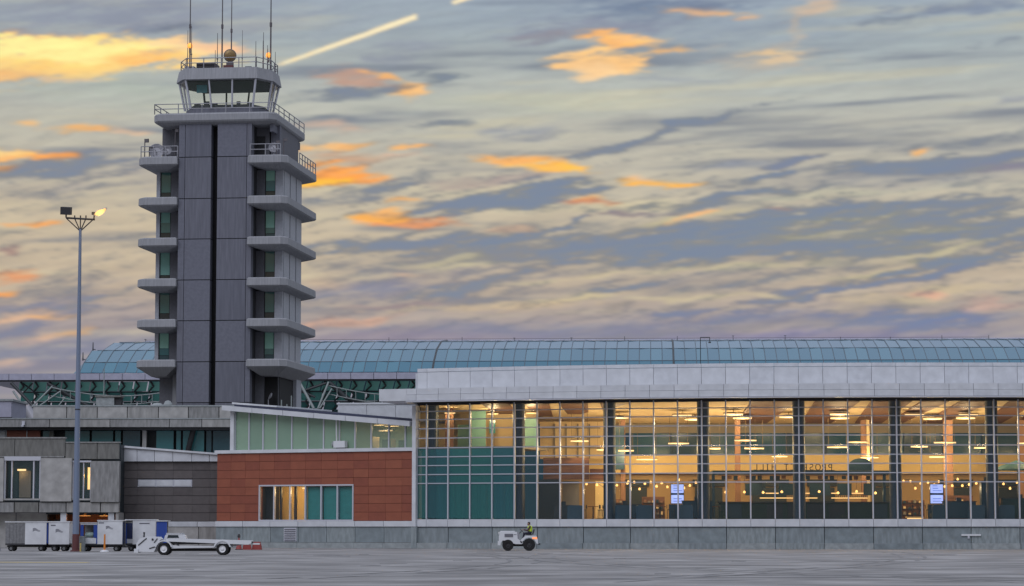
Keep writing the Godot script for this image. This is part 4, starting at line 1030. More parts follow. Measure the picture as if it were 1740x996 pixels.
# ---- red clad wing with its glazed clerestory
func build_red_wing():
	var t := thing("red_clad_wing", "rust red panel clad wing with sloping green glazed clerestory above", "building", Vector3(-25.5, 0, -226.7), deg_to_rad(-26.7))
	var W := 19.4
	var rng := RandomNumberGenerator.new(); rng.seed = 5
	var xs := [0.1, 1.5, 2.95, 4.37, 5.86, 7.45, 8.96, 10.52, 12.1, 13.66, 15.1, 16.75, 18.3, 19.3]
	var mats := ["red_a", "red_a", "red_b", "red_c", "red_d"]
	for r in 8:
		var y0 := 2.28 + 0.722 * r
		for c in xs.size() - 1:
			if r < 4 and xs[c] > 4.3 and xs[c + 1] < 13.7: continue
			bb("cladding_panel", xs[c] + 0.008, xs[c + 1] - 0.008, y0 + 0.014, y0 + 0.708, -0.02 * rng.randf(), -0.12, mats[rng.randi() % 5], t)
	# wall behind the panels, left open at the window
	bb("wall_core", 0.02, 4.4, 0.0, 8.05, -0.13, -0.5, "red_d", t)
	bb("wall_core", 13.65, W, 0.0, 8.05, -0.13, -0.5, "red_d", t)
	bb("wall_core", 4.4, 13.65, 5.3, 8.05, -0.13, -0.5, "red_d", t)
	bb("wall_core", 4.4, 13.65, 0.0, 2.25, -0.13, -0.5, "joint", t)
	bb("end_wall", 0.02, 0.4, 0.0, 8.05, -0.5, -14, "red_d", t)
	bb("ledge", -0.1, W, 8.06, 8.34, 0.15, -1.0, "white_panel_c", t)
	bb("ledge_deck", 0.0, W, 8.2, 8.3, -1.0, -14, "concrete_dark", t)
	# window band of six panes; the left three rooms are lit
	var win := node("window", t)
	var px := [4.4, 5.86, 7.45, 8.96, 10.52, 12.1, 13.62]
	bb("frame_head", 4.35, 13.68, 5.22, 5.34, 0.04, -0.2, "mullion", win)
	bb("frame_sill", 4.35, 13.68, 2.27, 2.38, 0.04, -0.2, "mullion", win)
	for i in 7: bb("mullion", px[i] - 0.06, px[i] + 0.06, 2.38, 5.22, 0.03, -0.2, "mullion", win)
	for i in 6: bb("pane", px[i] + 0.06, px[i + 1] - 0.06, 2.38, 5.22, -0.08, -0.12, "clear_glass", win)
	bb("room_back_wall", 4.4, 9.0, 2.2, 5.35, -3.2, -3.3, "interior_wall", t)
	bb("room_floor", 4.4, 13.6, 2.1, 2.25, -0.5, -3.2, "interior_floor", t)
	bb("room_ceiling", 4.4, 13.6, 5.3, 5.4, -0.5, -3.2, "interior_cream", t)
	bb("room_side_wall", 4.3, 4.4, 2.2, 5.35, -0.5, -3.2, "black", t)
	bb("room_partition", 8.93, 9.0, 2.25, 5.3, -0.25, -3.2, "interior_wall", t)
	bb("dark_cupboard", 4.45, 5.15, 2.25, 5.3, -1.0, -2.0, "black", t)
	bb("door_edge", 7.5, 7.7, 2.25, 5.3, -0.6, -0.8, "dark", t)
	bb("door_edge", 5.95, 6.1, 2.25, 5.3, -0.8, -1.0, "dark", t)
	for i in range(3, 6): bb("drawn_blind", px[i] + 0.08, px[i + 1] - 0.08, 2.4, 5.2, -0.3 - 0.04 * (i % 2), -0.34 - 0.04 * (i % 2), "teal_wall", t)
	bb("blind_edge", 13.42, 13.56, 2.4, 5.2, -0.25, -0.28, "dark", t)
	var lm := node("ceiling_lamp", t)
	bb("diffuser", 8.0, 8.85, 5.0, 5.1, -1.1, -1.4, "glow_pale", lm)
	bb("housing", 7.95, 8.9, 5.11, 5.29, -1.05, -1.45, "mullion", lm)
	omni(lm, Vector3(8.2, 4.8, -1.2), 1.6, Color(1.0, 0.85, 0.58), 0.3)
	omni(lm, Vector3(6.4, 4.8, -1.3), 1.3, Color(1.0, 0.85, 0.58), 0.3)
	# white base band and concrete plinth
	for i in 7:
		var a := 0.0 + W / 7.0 * i
		bb("base_band_panel", a + 0.02, a + W / 7.0 - 0.02, 1.8, 2.26, 0.1, -0.12, ["white_panel", "white_panel_b"][i % 2], t)
		if not (a > 8.0 and a < 9.0): bb("base_wall_panel", a + 0.02, a + W / 7.0 - 0.02, 0.48, 1.78, 0.0, -0.12, ["base_a", "base_c", "base_b"][i % 3], t)
		else: bb("base_wall_panel", a + 0.02, a + W / 7.0 - 0.02, 0.48, 1.78, 0.0, -0.12, "base_a", t)
		bb("plinth_block", a + 0.01, a + W / 7.0 - 0.01, 0.0, 0.46, 0.25, -0.12, "plinth", t)
	var lv := node("louvre_vent", t)
	bb("frame", 6.9, 8.15, 0.55, 1.7, 0.06, 0.0, "mullion", lv)
	for k in 6: bb("blade", 6.98, 8.07, 0.62 + 0.18 * k, 0.7 + 0.18 * k, 0.1, 0.065, "joint", lv)
	# clerestory
	var cx := [1.6, 3.02, 4.44, 5.83, 7.32, 8.9, 10.46, 12.01, 13.53, 15.09, 16.79, 18.36, 19.3]
	var top := func(x: float) -> float: return lerpf(11.72, 10.05, (x - 1.55) / 17.8)
	for i in cx.size() - 1:
		var a: float = cx[i]; var b: float = cx[i + 1]
		var s := Sh.new()
		s.plate([Vector2(a + 0.06, 8.36), Vector2(b - 0.06, 8.36), Vector2(b - 0.06, top.call(b)), Vector2(a + 0.06, top.call(a))], -0.5, -0.54)
		sh("clerestory_pane", s, "green_glass_c" if i >= 8 and i < 11 else ["green_glass", "green_glass_b"][i % 2], t)
	for i in cx.size():
		var a: float = cx[i]
		bb("clerestory_mullion", a - 0.06, a + 0.06, 8.34, top.call(a) + 0.1, -0.42, -0.6, "mullion", t)
	bb("corner_post", 1.25, 1.62, 8.34, 11.9, -0.2, -0.6, "white_panel_c", t)
	for i in 6:
		var a := lerpf(0.8, 19.3, i / 6.0); var b := lerpf(0.8, 19.3, (i + 1) / 6.0)
		var f := func(x: float, k: float) -> float: return lerpf(12.2, 10.5, (x - 0.8) / 18.5) - k
		var s := Sh.new()
		s.plate([Vector2(a + 0.02, f.call(a, 0.42)), Vector2(b - 0.02, f.call(b, 0.42)), Vector2(b - 0.02, f.call(b, 0.0)), Vector2(a + 0.02, f.call(a, 0.0))], 0.5, -0.7)
		sh("clerestory_fascia", s, ["white_panel", "white_panel_c"][i % 2], t)
	var rf := Sh.new()
	rf.plate([Vector2(1.9, 12.12), Vector2(19.3, 10.52), Vector2(19.3, 10.72), Vector2(1.9, 12.3)], 0.2, -9.0)
	sh("roof_deck", rf, "roof_dark", t)
	rf = Sh.new()
	rf.plate([Vector2(1.7, 12.3), Vector2(6.2, 11.93), Vector2(6.2, 12.05), Vector2(1.7, 12.46)], 0.25, -9.0)
	sh("roof_edge", rf, "white_panel_c", t)
	bb("clerestory_end_wall", 1.4, 1.6, 8.3, 11.7, -0.6, -8.0, "pale_green_wall", t)
	var bw := Sh.new()
	bw.plate([Vector2(1.6, 8.3), Vector2(19.3, 8.3), Vector2(19.3, 10.4), Vector2(1.6, 12.0)], -7.0, -7.2)
	sh("clerestory_back_wall", bw, "pale_green_wall", t)
	bb("clerestory_floor", 1.6, 19.3, 8.3, 8.33, -0.6, -7.0, "interior_floor", t)
	for i in [2, 5, 6]: bb("interior_column", cx[i] + 0.5, cx[i] + 0.8, 8.33, 11.2, -1.4, -1.7, "mullion" if i != 6 else "dark", t)
	for i in 3: bb("office_partition", 14.0 + 1.6 * i, 14.1 + 1.6 * i, 8.33, 9.4 - 0.2 * i, -2.4, -3.6, "interior_cream", t)
	bb("desk_chair_back", 17.3, 17.8, 8.33, 9.0, -1.2, -1.4, "black", t)
	bb("desk_equipment", 15.6, 16.2, 8.33, 9.1, -1.4, -1.8, "dark", t)
	for q in [[13.9, 10.45, -3.0], [15.4, 10.3, -2.2], [13.8, 10.0, -4.0]]:
		var cl := node("office_lamp", t)
		bb("diffuser", q[0], q[0] + 1.2, q[1] - 0.1, q[1] - 0.04, q[2], q[2] - 0.3, "glow_pale", cl)
		bb("housing", q[0] - 0.04, q[0] + 1.24, q[1] - 0.035, q[1] + 0.05, q[2] + 0.05, q[2] - 0.35, "mullion", cl)
		omni(cl, Vector3(q[0] + 0.6, q[1] - 0.3, q[2]), 0.7, Color(1, 0.9, 0.7), 0.2)
	# pale wall rising behind the roof
	var pb := thing("pale_panel_wall", "pale lavender panel wall rising behind the sloping clerestory roof", "wall", Vector3(-14.6, 0, -235), deg_to_rad(-4.0))
	for i in 3: bb("wall_panel", -1.0 + 2.6 * i, 1.57 + 2.6 * i, 8.0, 12.7, 0.0, -0.4, ["white_panel_b", "white_panel", "white_panel_b"][i], pb)
	bb("coping", -1.1, 6.9, 12.7, 12.85, 0.08, -0.5, "white_panel_c", pb)
	var ac := thing("wall_fan_unit", "small white fan unit with pole on ledge before green clerestory", "fan unit", Vector3(-25.5, 0, -226.7), deg_to_rad(-26.7))
	bb("casing", 11.75, 12.85, 8.42, 8.98, 0.1, -0.35, "vehicle_white", ac)
	bb("foot", 12.0, 12.7, 8.345, 8.42, 0.05, -0.3, "dark", ac)
	var s2 := Sh.new(); s2.lathe(Vector3(11.62, 8.7, -0.1), Vector3(-1, 0, 0.4), [[0.22, -0.05], [0.25, 0.08], [0.1, 0.14]], 12); sh("fan_cowl", s2, "plinth", ac)
	s2 = Sh.new(); s2.tube(Vector3(11.95, 8.98, -0.1), Vector3(11.9, 10.85, -0.1), 0.06, -1, 6); sh("pole", s2, "vehicle_white", ac)

# ---- the curved, fully glazed concourse
const BAY := 1.94
const NB := 33
var fp := PackedVector2Array()      # facade line in plan (x, z), bay by bay
var fa := PackedFloat32Array()      # angle of each bay

func face_line():
	var p := Vector2(-7.04, -217.5)
	fp.append(p - Vector2(cos(0.41), sin(0.41)) * 0.88)
	fa.append(0.41)
	for i in NB:
		fp.append(p)
		var a := deg_to_rad(23.0) * maxf(0.0, 1.0 - (i + 0.5) / 21.0)
		fa.append(a)
		p += Vector2(cos(a), sin(a)) * BAY
	fp.append(p); fa.append(fa[-1])

# point of the facade line moved outwards by d (bay ends mitred)
func off(i: int, d: float) -> Vector2:
	var a := fa[i] if i == 0 else (fa[i] + fa[i - 1]) / 2.0
	return fp[i] + Vector2(-sin(a), cos(a)) * d

func bay_slab(called, i: int, d0: float, d1: float, y0: float, y1: float, mt: String, parent: Node, gap := 0.02) -> MeshInstance3D:
	var a := off(i, d0); var b := off(i + 1, d0); var c := off(i + 1, d1); var d := off(i, d1)
	var g := (b - a).normalized() * gap
	var s := Sh.new()
	s.slab([a + g, b - g, c - g, d + g], y0, y1)
	return sh(called, s, mt, parent)

func build_concourse():
	face_line()
	var t := thing("glazed_concourse", "curved glass walled airport concourse glowing warm inside under pale panel parapet", "building")
	var last := fp.size() - 1
	var rows := [2.43, 5.35, 6.08, 6.82, 7.54, 8.28, 9.08, 9.87, 10.62, 11.3, 11.92]
	var wp := ["white_panel", "white_panel_b", "white_panel_c", "white_panel"]
	for i in last:
		bay_slab("parapet_panel", i, 0.02, -0.2, 13.15, 14.55, wp[(i * 7) % 4], t, 0.015)
		bay_slab("parapet_cap", i, 0.05, -0.3, 14.58, 14.86, wp[(i * 5 + 1) % 4], t, 0.01)
		# eave: a projecting wedge with a thin lip
		for q in [[12.62, 13.1, 1.9, 2.1, 0.02], [12.1, 12.6, 2.1, 2.15, 0.02]]:
			bay_slab("eave_panel", i, q[3], 0.0, q[0], q[1], wp[(i * 3 + int(q[0] * 10)) % 4], t, 0.014)
		bay_slab("eave_lip", i, 2.25, 2.05, 11.98, 12.07, "mullion", t, 0.0)
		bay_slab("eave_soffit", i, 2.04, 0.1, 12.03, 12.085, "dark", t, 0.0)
		bay_slab("window_head", i, 0.09, -0.2, 11.80, 12.02, "dark", t, 0.0)
		bay_slab("sill_panel", i, 0.12, -0.3, 1.80, 2.40, wp[(i * 7 + 2) % 4], t, 0.015)
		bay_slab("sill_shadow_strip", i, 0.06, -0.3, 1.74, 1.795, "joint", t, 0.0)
		for r in rows.size() - 1:
			bay_slab("pane", i, -0.02, -0.05, rows[r] + 0.045, rows[r + 1] - 0.045, ("teal_glass" if i % 3 != 1 else "teal_glass_b") if i < 5 and r < 5 else "clear_glass", t, 0.06)
			bay_slab("transom", i, 0.04, -0.1, rows[r + 1] - 0.042, rows[r + 1] + 0.042, "mullion_dark", t, 0.06)
	for i in range(0, last + 1):
		var p := off(i, 0.0)
		var a := fa[i] if i == 0 else (fa[i] + fa[i - 1]) / 2.0
		bx("mullion", Vector3(p.x, 7.17, p.y), Vector3(0.10, 9.5, 0.24), "mullion", t, Vector3(0, -a, 0))
	for i in range(0, last, 2):
		var j := mini(i + 2, last)
		var bt: String = ["base_a", "base_b", "base_c", "base_a", "base_b"][(i / 2) % 5]
		var s := Sh.new()
		s.slab([off(i, 0.0) + Vector2(0.03, 0), off(i + 1, 0.0), off(j, 0.0) - Vector2(0.03, 0), off(j, -0.3), off(i + 1, -0.3), off(i, -0.3)], 0.47, 1.735)
		sh("base_wall_panel", s, bt, t)
		s = Sh.new()
		s.slab([off(i, 0.28) + Vector2(0.02, 0), off(i + 1, 0.28), off(j, 0.28) - Vector2(0.02, 0), off(j, -0.3), off(i + 1, -0.3), off(i, -0.3)], 0.0, 0.46)
		sh("plinth_block", s, ["plinth", "base_c", "plinth", "base_b", "base_c", "plinth", "base_a"][(i / 2) % 7], t)
	# corner trim, eave return and roof
	var c0 := off(0, 0.0)
	bx("corner_trim", Vector3(c0.x - 0.2, 6.8, c0.y + 0.1), Vector3(0.34, 10.0, 0.4), "white_panel_c", t, Vector3(0, -0.41, 0))
	bx("corner_base", Vector3(c0.x - 0.2, 0.89, c0.y + 0.05), Vector3(0.5, 1.78, 0.4), "base_c", t, Vector3(0, -0.41, 0))
	var s := Sh.new()
	var e0 := off(0, 2.1); var e1 := off(0, 0.0)
	s.slab([e0, e1, e1 + Vector2(-2.2, -1.2), e0 + Vector2(-2.3, -0.8)], 12.1, 13.1)
	sh("eave_return", s, "white_panel", t)
	s = Sh.new()
	s.loft([[Vector3(e0.x, 12.08, e0.y), Vector3(e1.x, 12.08, e1.y), Vector3(e1.x - 2.1, 12.08, e1.y - 1.2), Vector3(e0.x - 2.2, 12.08, e0.y - 0.8)], [Vector3(e0.x, 11.9, e0.y - 0.2), Vector3(e1.x, 11.9, e1.y), Vector3(e1.x - 1.2, 11.9, e1.y - 0.7), Vector3(e0.x - 1.2, 11.9, e0.y - 0.7)]])
	sh("eave_return", s, "mullion", t)
	var roof := []
	for i in last + 1: roof.append(off(i, -0.25))
	roof.append(Vector2(off(last, 0).x, -246.0)); roof.append(Vector2(-8.2, -246.0))
	s = Sh.new(); s.slab(roof, 12.2, 14.4)
	sh("roof", s, "concrete_c", t)
	s = Sh.new()
	s.slab([off(0, -0.3), Vector2(-8.2, -246.0), Vector2(-8.5, -246.0), off(0, -0.3) - Vector2(0.3, 0)], 0.0, 14.5)
	sh("west_wall", s, "white_panel_b", t)
	bb("east_wall", off(last, 0).x, off(last, 0).x + 0.4, 0.0, 14.4, -209.4, -246.0, "white_panel_b", t)
	# floor, sloping timber ceiling and back walls
	var fl := []
	for i in last + 1: fl.append(off(i, -0.35))
	fl.append(Vector2(off(last, 0).x, -246.0)); fl.append(Vector2(-8.2, -246.0))
	s = Sh.new(); s.slab(fl, 2.1, 2.40); sh("interior_floor", s, "interior_floor", t)
	var back := func(i: int) -> Vector2: return Vector2(off(i, 0).x * 0.985, -230.0)
	for i in last:
		var a := off(i, -0.45); var b := off(i + 1, -0.45)
		var a2: Vector2 = back.call(i); var b2: Vector2 = back.call(i + 1)
		s = Sh.new()
		s.loft([[Vector3(a.x, 11.97, a.y), Vector3(b.x, 11.97, b.y), Vector3(b2.x, 10.75, b2.y), Vector3(a2.x, 10.75, a2.y)], [Vector3(a.x, 12.15, a.y), Vector3(b.x, 12.15, b.y), Vector3(b2.x, 11.0, b2.y), Vector3(a2.x, 11.0, a2.y)]])
		sh("ceiling_panel", s, "interior_cream", t)
	# timber boards, wide at the glass and narrow at the back, between pale coffers
	for q in [[-2.6, -0.2, 1.5], [0.9, 3.0, 1.2], [3.8, 6.2, 1.0], [7.2, 9.6, 0.5], [10.1, 12.2, -0.5], [13.0, 15.0, 0.5], [15.9, 18.6, 0.3], [19.3, 23.0, -0.4], [24.4, 28.0, 0.2], [28.9, 32.2, 0.4], [33.0, 35.2, -0.8], [36.1, 38.8, -0.9], [40.0, 42.5, 0.5], [43.2, 46.0, 0.0], [47.0, 50.0, 0.0]]:
		var z0 := -211.2 if q[0] > 17.0 else -214.5
		s = Sh.new()
		var zb := -228.0
		var ya := 11.83; var yb := 11.83 - (z0 - zb) * 0.066
		s.loft([[Vector3(q[0], ya, z0), Vector3(q[1], ya, z0), Vector3(q[1] - 0.5 + q[2], yb, zb), Vector3(q[0] + 0.5 + q[2], yb, zb)], [Vector3(q[0], ya + 0.09, z0), Vector3(q[1], ya + 0.09, z0), Vector3(q[1] - 0.5 + q[2], yb + 0.09, zb), Vector3(q[0] + 0.5 + q[2], yb + 0.09, zb)]])
		sh("timber_soffit", s, "interior_wood", t)
	bb("back_beam", 4.0, 54.0, 9.95, 10.75, -229.4, -230.0, "interior_grey", t)
	for i in 12:
		var x := 10.5 + 3.4 * i
		bb("clerestory_pane", x + 0.08, x + 3.3, 8.1, 9.93, -229.8, -229.9, ["clerestory_teal", "clerestory_teal_b", "clerestory_teal"][i % 3], t)
		bb("clerestory_mullion", x - 0.06, x + 0.06, 8.08, 9.95, -229.6, -229.9, "interior_navy", t)
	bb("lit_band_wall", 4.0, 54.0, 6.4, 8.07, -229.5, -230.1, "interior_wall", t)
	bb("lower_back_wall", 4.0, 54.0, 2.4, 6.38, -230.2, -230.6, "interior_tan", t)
	for q in [[9.8, 2.0], [16.0, 2.4], [21.0, 3.0], [26.0, 2.2], [31.5, 1.6], [37.5, 2.6], [42.0, 2.2]]:
		bb("shopfront_opening", q[0], q[0] + q[1], 2.4, 5.2, -230.0, -230.18, "interior_dark", t)
		bb("shopfront_sign_band", q[0] - 0.2, q[0] + q[1] + 0.2, 5.3, 5.9, -229.9, -230.18, "interior_dark", t)
	# columns behind every fourth mullion
	for i in [1, 5, 9, 13, 17, 21, 25, 29]:
		var p := off(i, -1.1)
		s = Sh.new()
		s.lathe(Vector3(p.x, 2.4, p.y), Vector3.UP, [[0.5, 0.0], [0.5, 9.5]], 20)
		sh("column", s, "column_navy", t)
	for q in [[16.2, 0.5], [18.9, 0.45], [29.6, 0.4], [36.6, 0.75], [43.0, 1.0], [9.2, 0.4], [30.05, 0.25]]:
		bb("inner_pillar", q[0], q[0] + q[1], 2.4, 10.8, -222.6, -223.0, "interior_brick" if q[0] != 30.05 else "interior_cream", t)
	# mezzanine rooms and the teal screen at the left end
	for i in 5:
		var a := off(i, -0.9); var b := off(i + 1, -0.9)
		if i == 4: b = a.lerp(b, 0.95)
		s = Sh.new()
		s.slab([a, b, b + Vector2(0.1, -0.2), a + Vector2(0.1, -0.2)], 2.4, 8.2)
		for k in 4:
			var u := 0.12 + 0.22 * k + 0.05 * sin(i * 3.1 + k * 1.7)
			var pc := a.lerp(b, u)
			var fs := Sh.new()
			fs.lathe(Vector3(pc.x, 2.4, pc.y + 0.02), Vector3.UP, [[0.09 + 0.04 * sin(k * 2.3 + i), 0.0], [0.08, 2.9]], 8)
			sh("curtain_fold", fs, ["teal_wall", "teal_wall_b", "teal_mid"][(i + k) % 3], t)
		sh("teal_screen_panel", s, ["teal_wall", "teal_wall_b", "teal_wall", "teal_wall", "teal_wall_b"][i], t)
	var q0 := off(5, -0.9)
	bb("screen_return", q0.x - 0.4, q0.x, 2.4, 8.2, q0.y, q0.y - 4.0, "teal_wall_b", t)
	s = Sh.new(); s.slab([off(0, -1.2), off(5, -1.2), off(5, -9.0), Vector2(-8.5, -228.0)], 8.2, 8.4)
	sh("mezzanine_floor", s, "interior_grey", t)
	s = Sh.new(); s.slab([Vector2(-8.0, -224.0), Vector2(2.2, -222.0), Vector2(2.2, -222.3), Vector2(-8.0, -224.3)], 8.4, 12.0)
	sh("mezzanine_wall", s, "interior_cream", t)
	bb("mezzanine_opening", -4.6, -3.6, 8.4, 10.4, -222.4, -222.9, "green_blind", t)
	bb("mezzanine_column", -5.6, -4.9, 8.4, 12.0, -219.8, -220.4, "interior_brick", t)
	bb("mezzanine_screen", -3.4, -2.2, 8.4, 11.6, -221.0, -221.2, "green_blind_b", t)
	bb("mezzanine_screen", 0.4, 2.2, 8.4, 10.9, -220.2, -220.4, "green_blind", t)
	bb("mezzanine_screen", -1.9, -1.4, 9.6, 10.7, -220.5, -220.7, "teal_mid", t)
	bb("brick_bulkhead", 2.6, 6.4, 5.7, 7.5, -218.2, -219.0, "interior_wood", t)
	bb("brick_bulkhead", 6.5, 8.3, 5.7, 6.6, -219.5, -220.0, "interior_wood", t)
	bb("far_window_wall", 2.4, 8.5, 7.6, 10.8, -226.0, -226.3, "interior_cream", t)
	for x in [3.6, 4.6, 5.6, 6.6]: bb("far_window_mullion", x, x + 0.12, 7.6, 10.6, -225.85, -226.0, "interior_grey", t)
	for y in [8.5, 9.4, 10.2]: bb("far_window_rail", 2.6, 7.6, y, y + 0.1, -225.85, -226.0, "interior_grey", t)
	bb("dark_pillar", 8.6, 9.5, 6.6, 10.2, -222.0, -222.4, "interior_navy", t)
	bb("dark_screen_wall", 2.2, 4.1, 2.4, 5.7, -218.0, -218.3, "interior_dark", t)
	bb("pale_screen_wall", 4.2, 5.6, 2.4, 5.6, -219.4, -219.6, "interior_grey", t)
	bb("lit_screen_wall", 7.0, 7.9, 2.5, 5.6, -221.0, -221.2, "interior_wall", t)
	# light plate bolted on the base wall at the right
	bb("wall_light_plate", 35.7, 37.25, 1.06, 1.2, -209.3, -209.42, "vehicle_white", t)
	bb("plate_bracket", 36.2, 36.35, 0.85, 1.06, -209.3, -209.42, "mullion", t)

func ordinal(n: int) -> String:
	return ["first", "second", "third", "fourth", "fifth", "sixth", "seventh", "eighth", "ninth", "tenth", "eleventh", "twelfth", "thirteenth", "fourteenth", "fifteenth", "sixteenth", "seventeenth", "eighteenth", "nineteenth", "twentieth"][n]

func build_interior():
	var warm := Color(1.0, 0.88, 0.66)
	# linear lamps on thin wires
	var lin := [[5.6, 8.9, -217.5, 1.5], [7.7, 8.25, -220.0, 1.2], [9.6, 8.2, -221.0, 1.3], [11.6, 7.6, -226.0, 1.8], [13.7, 8.65, -216.0, 1.7], [17.0, 8.35, -220.0, 0.9], [19.2, 8.9, -216.0, 1.8], [20.1, 8.3, -218.0, 1.6], [22.6, 7.75, -222.0, 1.3], [27.0, 8.4, -218.0, 1.7], [28.4, 8.75, -216.0, 1.7], [30.2, 7.65, -222.0, 1.5], [33.8, 8.45, -218.0, 1.4], [35.6, 8.72, -216.0, 1.8], [35.9, 7.7, -222.0, 1.3], [39.0, 8.35, -218.0, 1.3], [42.6, 8.7, -217.0, 1.7], [45.5, 8.4, -218.0, 1.6]]
	var first: Node3D = null
	for i in lin.size():
		var q = lin[i]
		var lab := "warm linear pendant lamp, %s from the left inside the glazed concourse" % ordinal(i)
		var o: Node3D
		if first == null:
			o = thing("linear_pendant", lab, "lamp", Vector3(q[0], q[1], q[2]), 0, "linear pendants in the concourse")
			bb("diffuser", -0.8, 0.8, -0.1, 0.0, 0.06, -0.06, "glow_pale", o)
			bb("housing", -0.82, 0.82, 0.01, 0.06, 0.08, -0.08, "brass", o)
			for x in [-0.7, 0.7]:
				var s := Sh.new(); s.tube(Vector3(x, 0.06, 0), Vector3(x, 2.3, 0), 0.015, -1, 4); sh("hanging_wire", s, "brass", o)
			omni(o, Vector3(0, -0.3, 0), 7.0, warm, 0.4)
			first = o
		else:
			o = dup(first, "linear_pendant", lab, Vector3(q[0], q[1], q[2]), 0.0, "linear pendants in the concourse")
		o.scale = Vector3(q[3] / 1.6, 1, 1)
	# round ceiling lamps
	var disc := [[14.2, -219.0], [15.4, -222.0], [18.4, -218.0], [19.4, -221.0], [23.2, -220.0], [27.2, -218.0], [27.6, -221.0], [33.5, -218.5], [35.5, -221.5], [38.0, -218.5], [38.2, -221.0], [9.0, -220.5], [44.0, -219.0]]
	first = null
	for i in disc.size():
		var q = disc[i]
		var y: float = 11.83 - (-211.2 - q[1]) * 0.066 - 0.35
		var lab := "round glowing lamp under timber ceiling, %s in a list running rightwards" % ordinal(i)
		lab = "round glowing ceiling lamp of the concourse, %s along from the left" % ordinal(i)
		if first == null:
			first = thing("round_ceiling_lamp", lab, "lamp", Vector3(q[0], y, q[1]), 0, "round lamps under the concourse ceiling")
			var s := Sh.new(); s.lathe(Vector3.ZERO, Vector3.UP, [[0.78, 0.0], [0.8, 0.04], [0.8, 0.1]], 24); sh("diffuser", s, "glow_pale", first)
			s = Sh.new(); s.lathe(Vector3.ZERO, Vector3.UP, [[0.84, 0.102], [0.84, 0.2], [0.3, 0.24]], 24); sh("shade", s, "brass", first)
			s = Sh.new(); s.tube(Vector3(0, 0.2, 0), Vector3(0, 0.5, 0), 0.03, -1, 5); sh("stem", s, "brass", first)
			omni(first, Vector3(0, -0.3, 0), 5.0, warm, 0.5)
		else:
			dup(first, "round_ceiling_lamp", lab, Vector3(q[0], y, q[1]), 0.0, "round lamps under the concourse ceiling")
	# lamps of the mezzanine rooms
	for q in [[-5.2, 11.3, -219.9, "small box lamp under the mezzanine ceiling nearest the white corner trim"], [-1.6, 11.2, -219.0, "small box lamp under the mezzanine ceiling midway to the first navy column"], [1.6, 11.2, -217.5, "small box lamp under the mezzanine ceiling beside the first navy column"]]:
		var o := thing("mezzanine_lamp", q[3], "lamp", Vector3(q[0], q[1], q[2]))
		bb("diffuser", -0.45, 0.45, -0.06, 0.0, 0.12, -0.12, "glow_pale", o)
		bb("housing", -0.5, 0.5, 0.003, 0.1, 0.15, -0.15, "brass", o)
		omni(o, Vector3(0, -0.35, 0), 6.0, warm, 0.3)
	# strings of bare bulbs
	var strings := [[6.2, 9.6, 5.35, -219.0, 5, "string of bare warm bulbs behind glass beside the teal screen"], [9.6, 15.6, 5.5, -217.0, 14, "string of bare warm bulbs above left twin screens"], [32.3, 39.2, 5.55, -217.0, 15, "string of bare warm bulbs above right twin screens"], [39.8, 45.0, 5.45, -217.0, 9, "string of bare warm bulbs at far right under teal umbrella"]]
	for q in strings:
		var o := thing("bulb_string", q[5], "string light", Vector3(q[0], q[2], q[3]))
		var n: int = q[4]
		var wire := Sh.new()
		var prev = null
		var w: float = q[1] - q[0]
		for i in n:
			var u := float(i) / (n - 1)
			var p := Vector3(w * u, -0.35 * sin(PI * fmod(u * 3.0, 1.0)) + 0.25 * sin(i * 2.3), 0.5 * sin(i * 1.7))
			if prev != null: wire.tube(prev, p + Vector3(0, 0.14, 0), 0.02, -1, 4)
			prev = p + Vector3(0, 0.14, 0)
			var s := Sh.new()
			s.lathe(p, Vector3.DOWN, [[0.03, -0.1], [0.08, -0.03], [0.105, 0.03], [0.07, 0.1], [0.02, 0.12]], 8)
			sh("bulb", s, "glow_bulb", o)
		sh("wire", wire, "interior_dark", o)
		omni(o, Vector3(w * 0.3, -0.6, 0.6), 1.6, warm, 0.2)
		omni(o, Vector3(w * 0.75, -0.6, 0.6), 1.6, warm, 0.2)
	# bar island with its raised sign, read from inside
	var bar := thing("bar_island", "dark restaurant bar island with raised canopy behind concourse glass", "bar", Vector3(24.0, 2.4, -219.0))
	bb("canopy_beam", -7.4, 7.6, 3.72, 4.02, 1.6, 1.2, "interior_navy", bar)
	bb("canopy_beam", -7.4, 7.6, 3.72, 4.02, -2.0, -2.4, "interior_navy", bar)
	for x in [-7.4, -3.6, 0.2, 4.0, 7.3]: bb("canopy_cross_beam", x, x + 0.3, 3.74, 4.0, 1.2, -2.0, "interior_navy", bar)
	for x in [-7.35, -7.35, 7.35, 6.8]: bb("canopy_post", x - 0.12, x + 0.12, 0, 3.72, 1.5, 1.3, "interior_navy", bar)
	for x in [-4.5, -1.7, 0.9, 3.2, 5.4]: bb("hanging_panel", x, x + [1.7, 1.1, 1.2, 1.3, 1.0][int(x + 4.5) % 5], 2.0, 3.0, -1.0, -1.1, "interior_navy", bar)
	bb("bar_front", -7.0, 7.2, 0.0, 1.35, 2.2, 1.9, "interior_green", bar)
	bb("bar_top", -7.1, 7.3, 1.36, 1.44, 2.4, 1.3, "interior_dark", bar)
	for x in [-6.4, -4.8, -3.0, -1.3, 0.3, 2.1, 3.9, 5.6]: bb("bar_front_panel", x, x + 1.3, 0.12, 1.25, 2.25, 2.2, ["interior_dark", "interior_navy", "interior_green"][int(absf(x) * 3.0) % 3], bar)
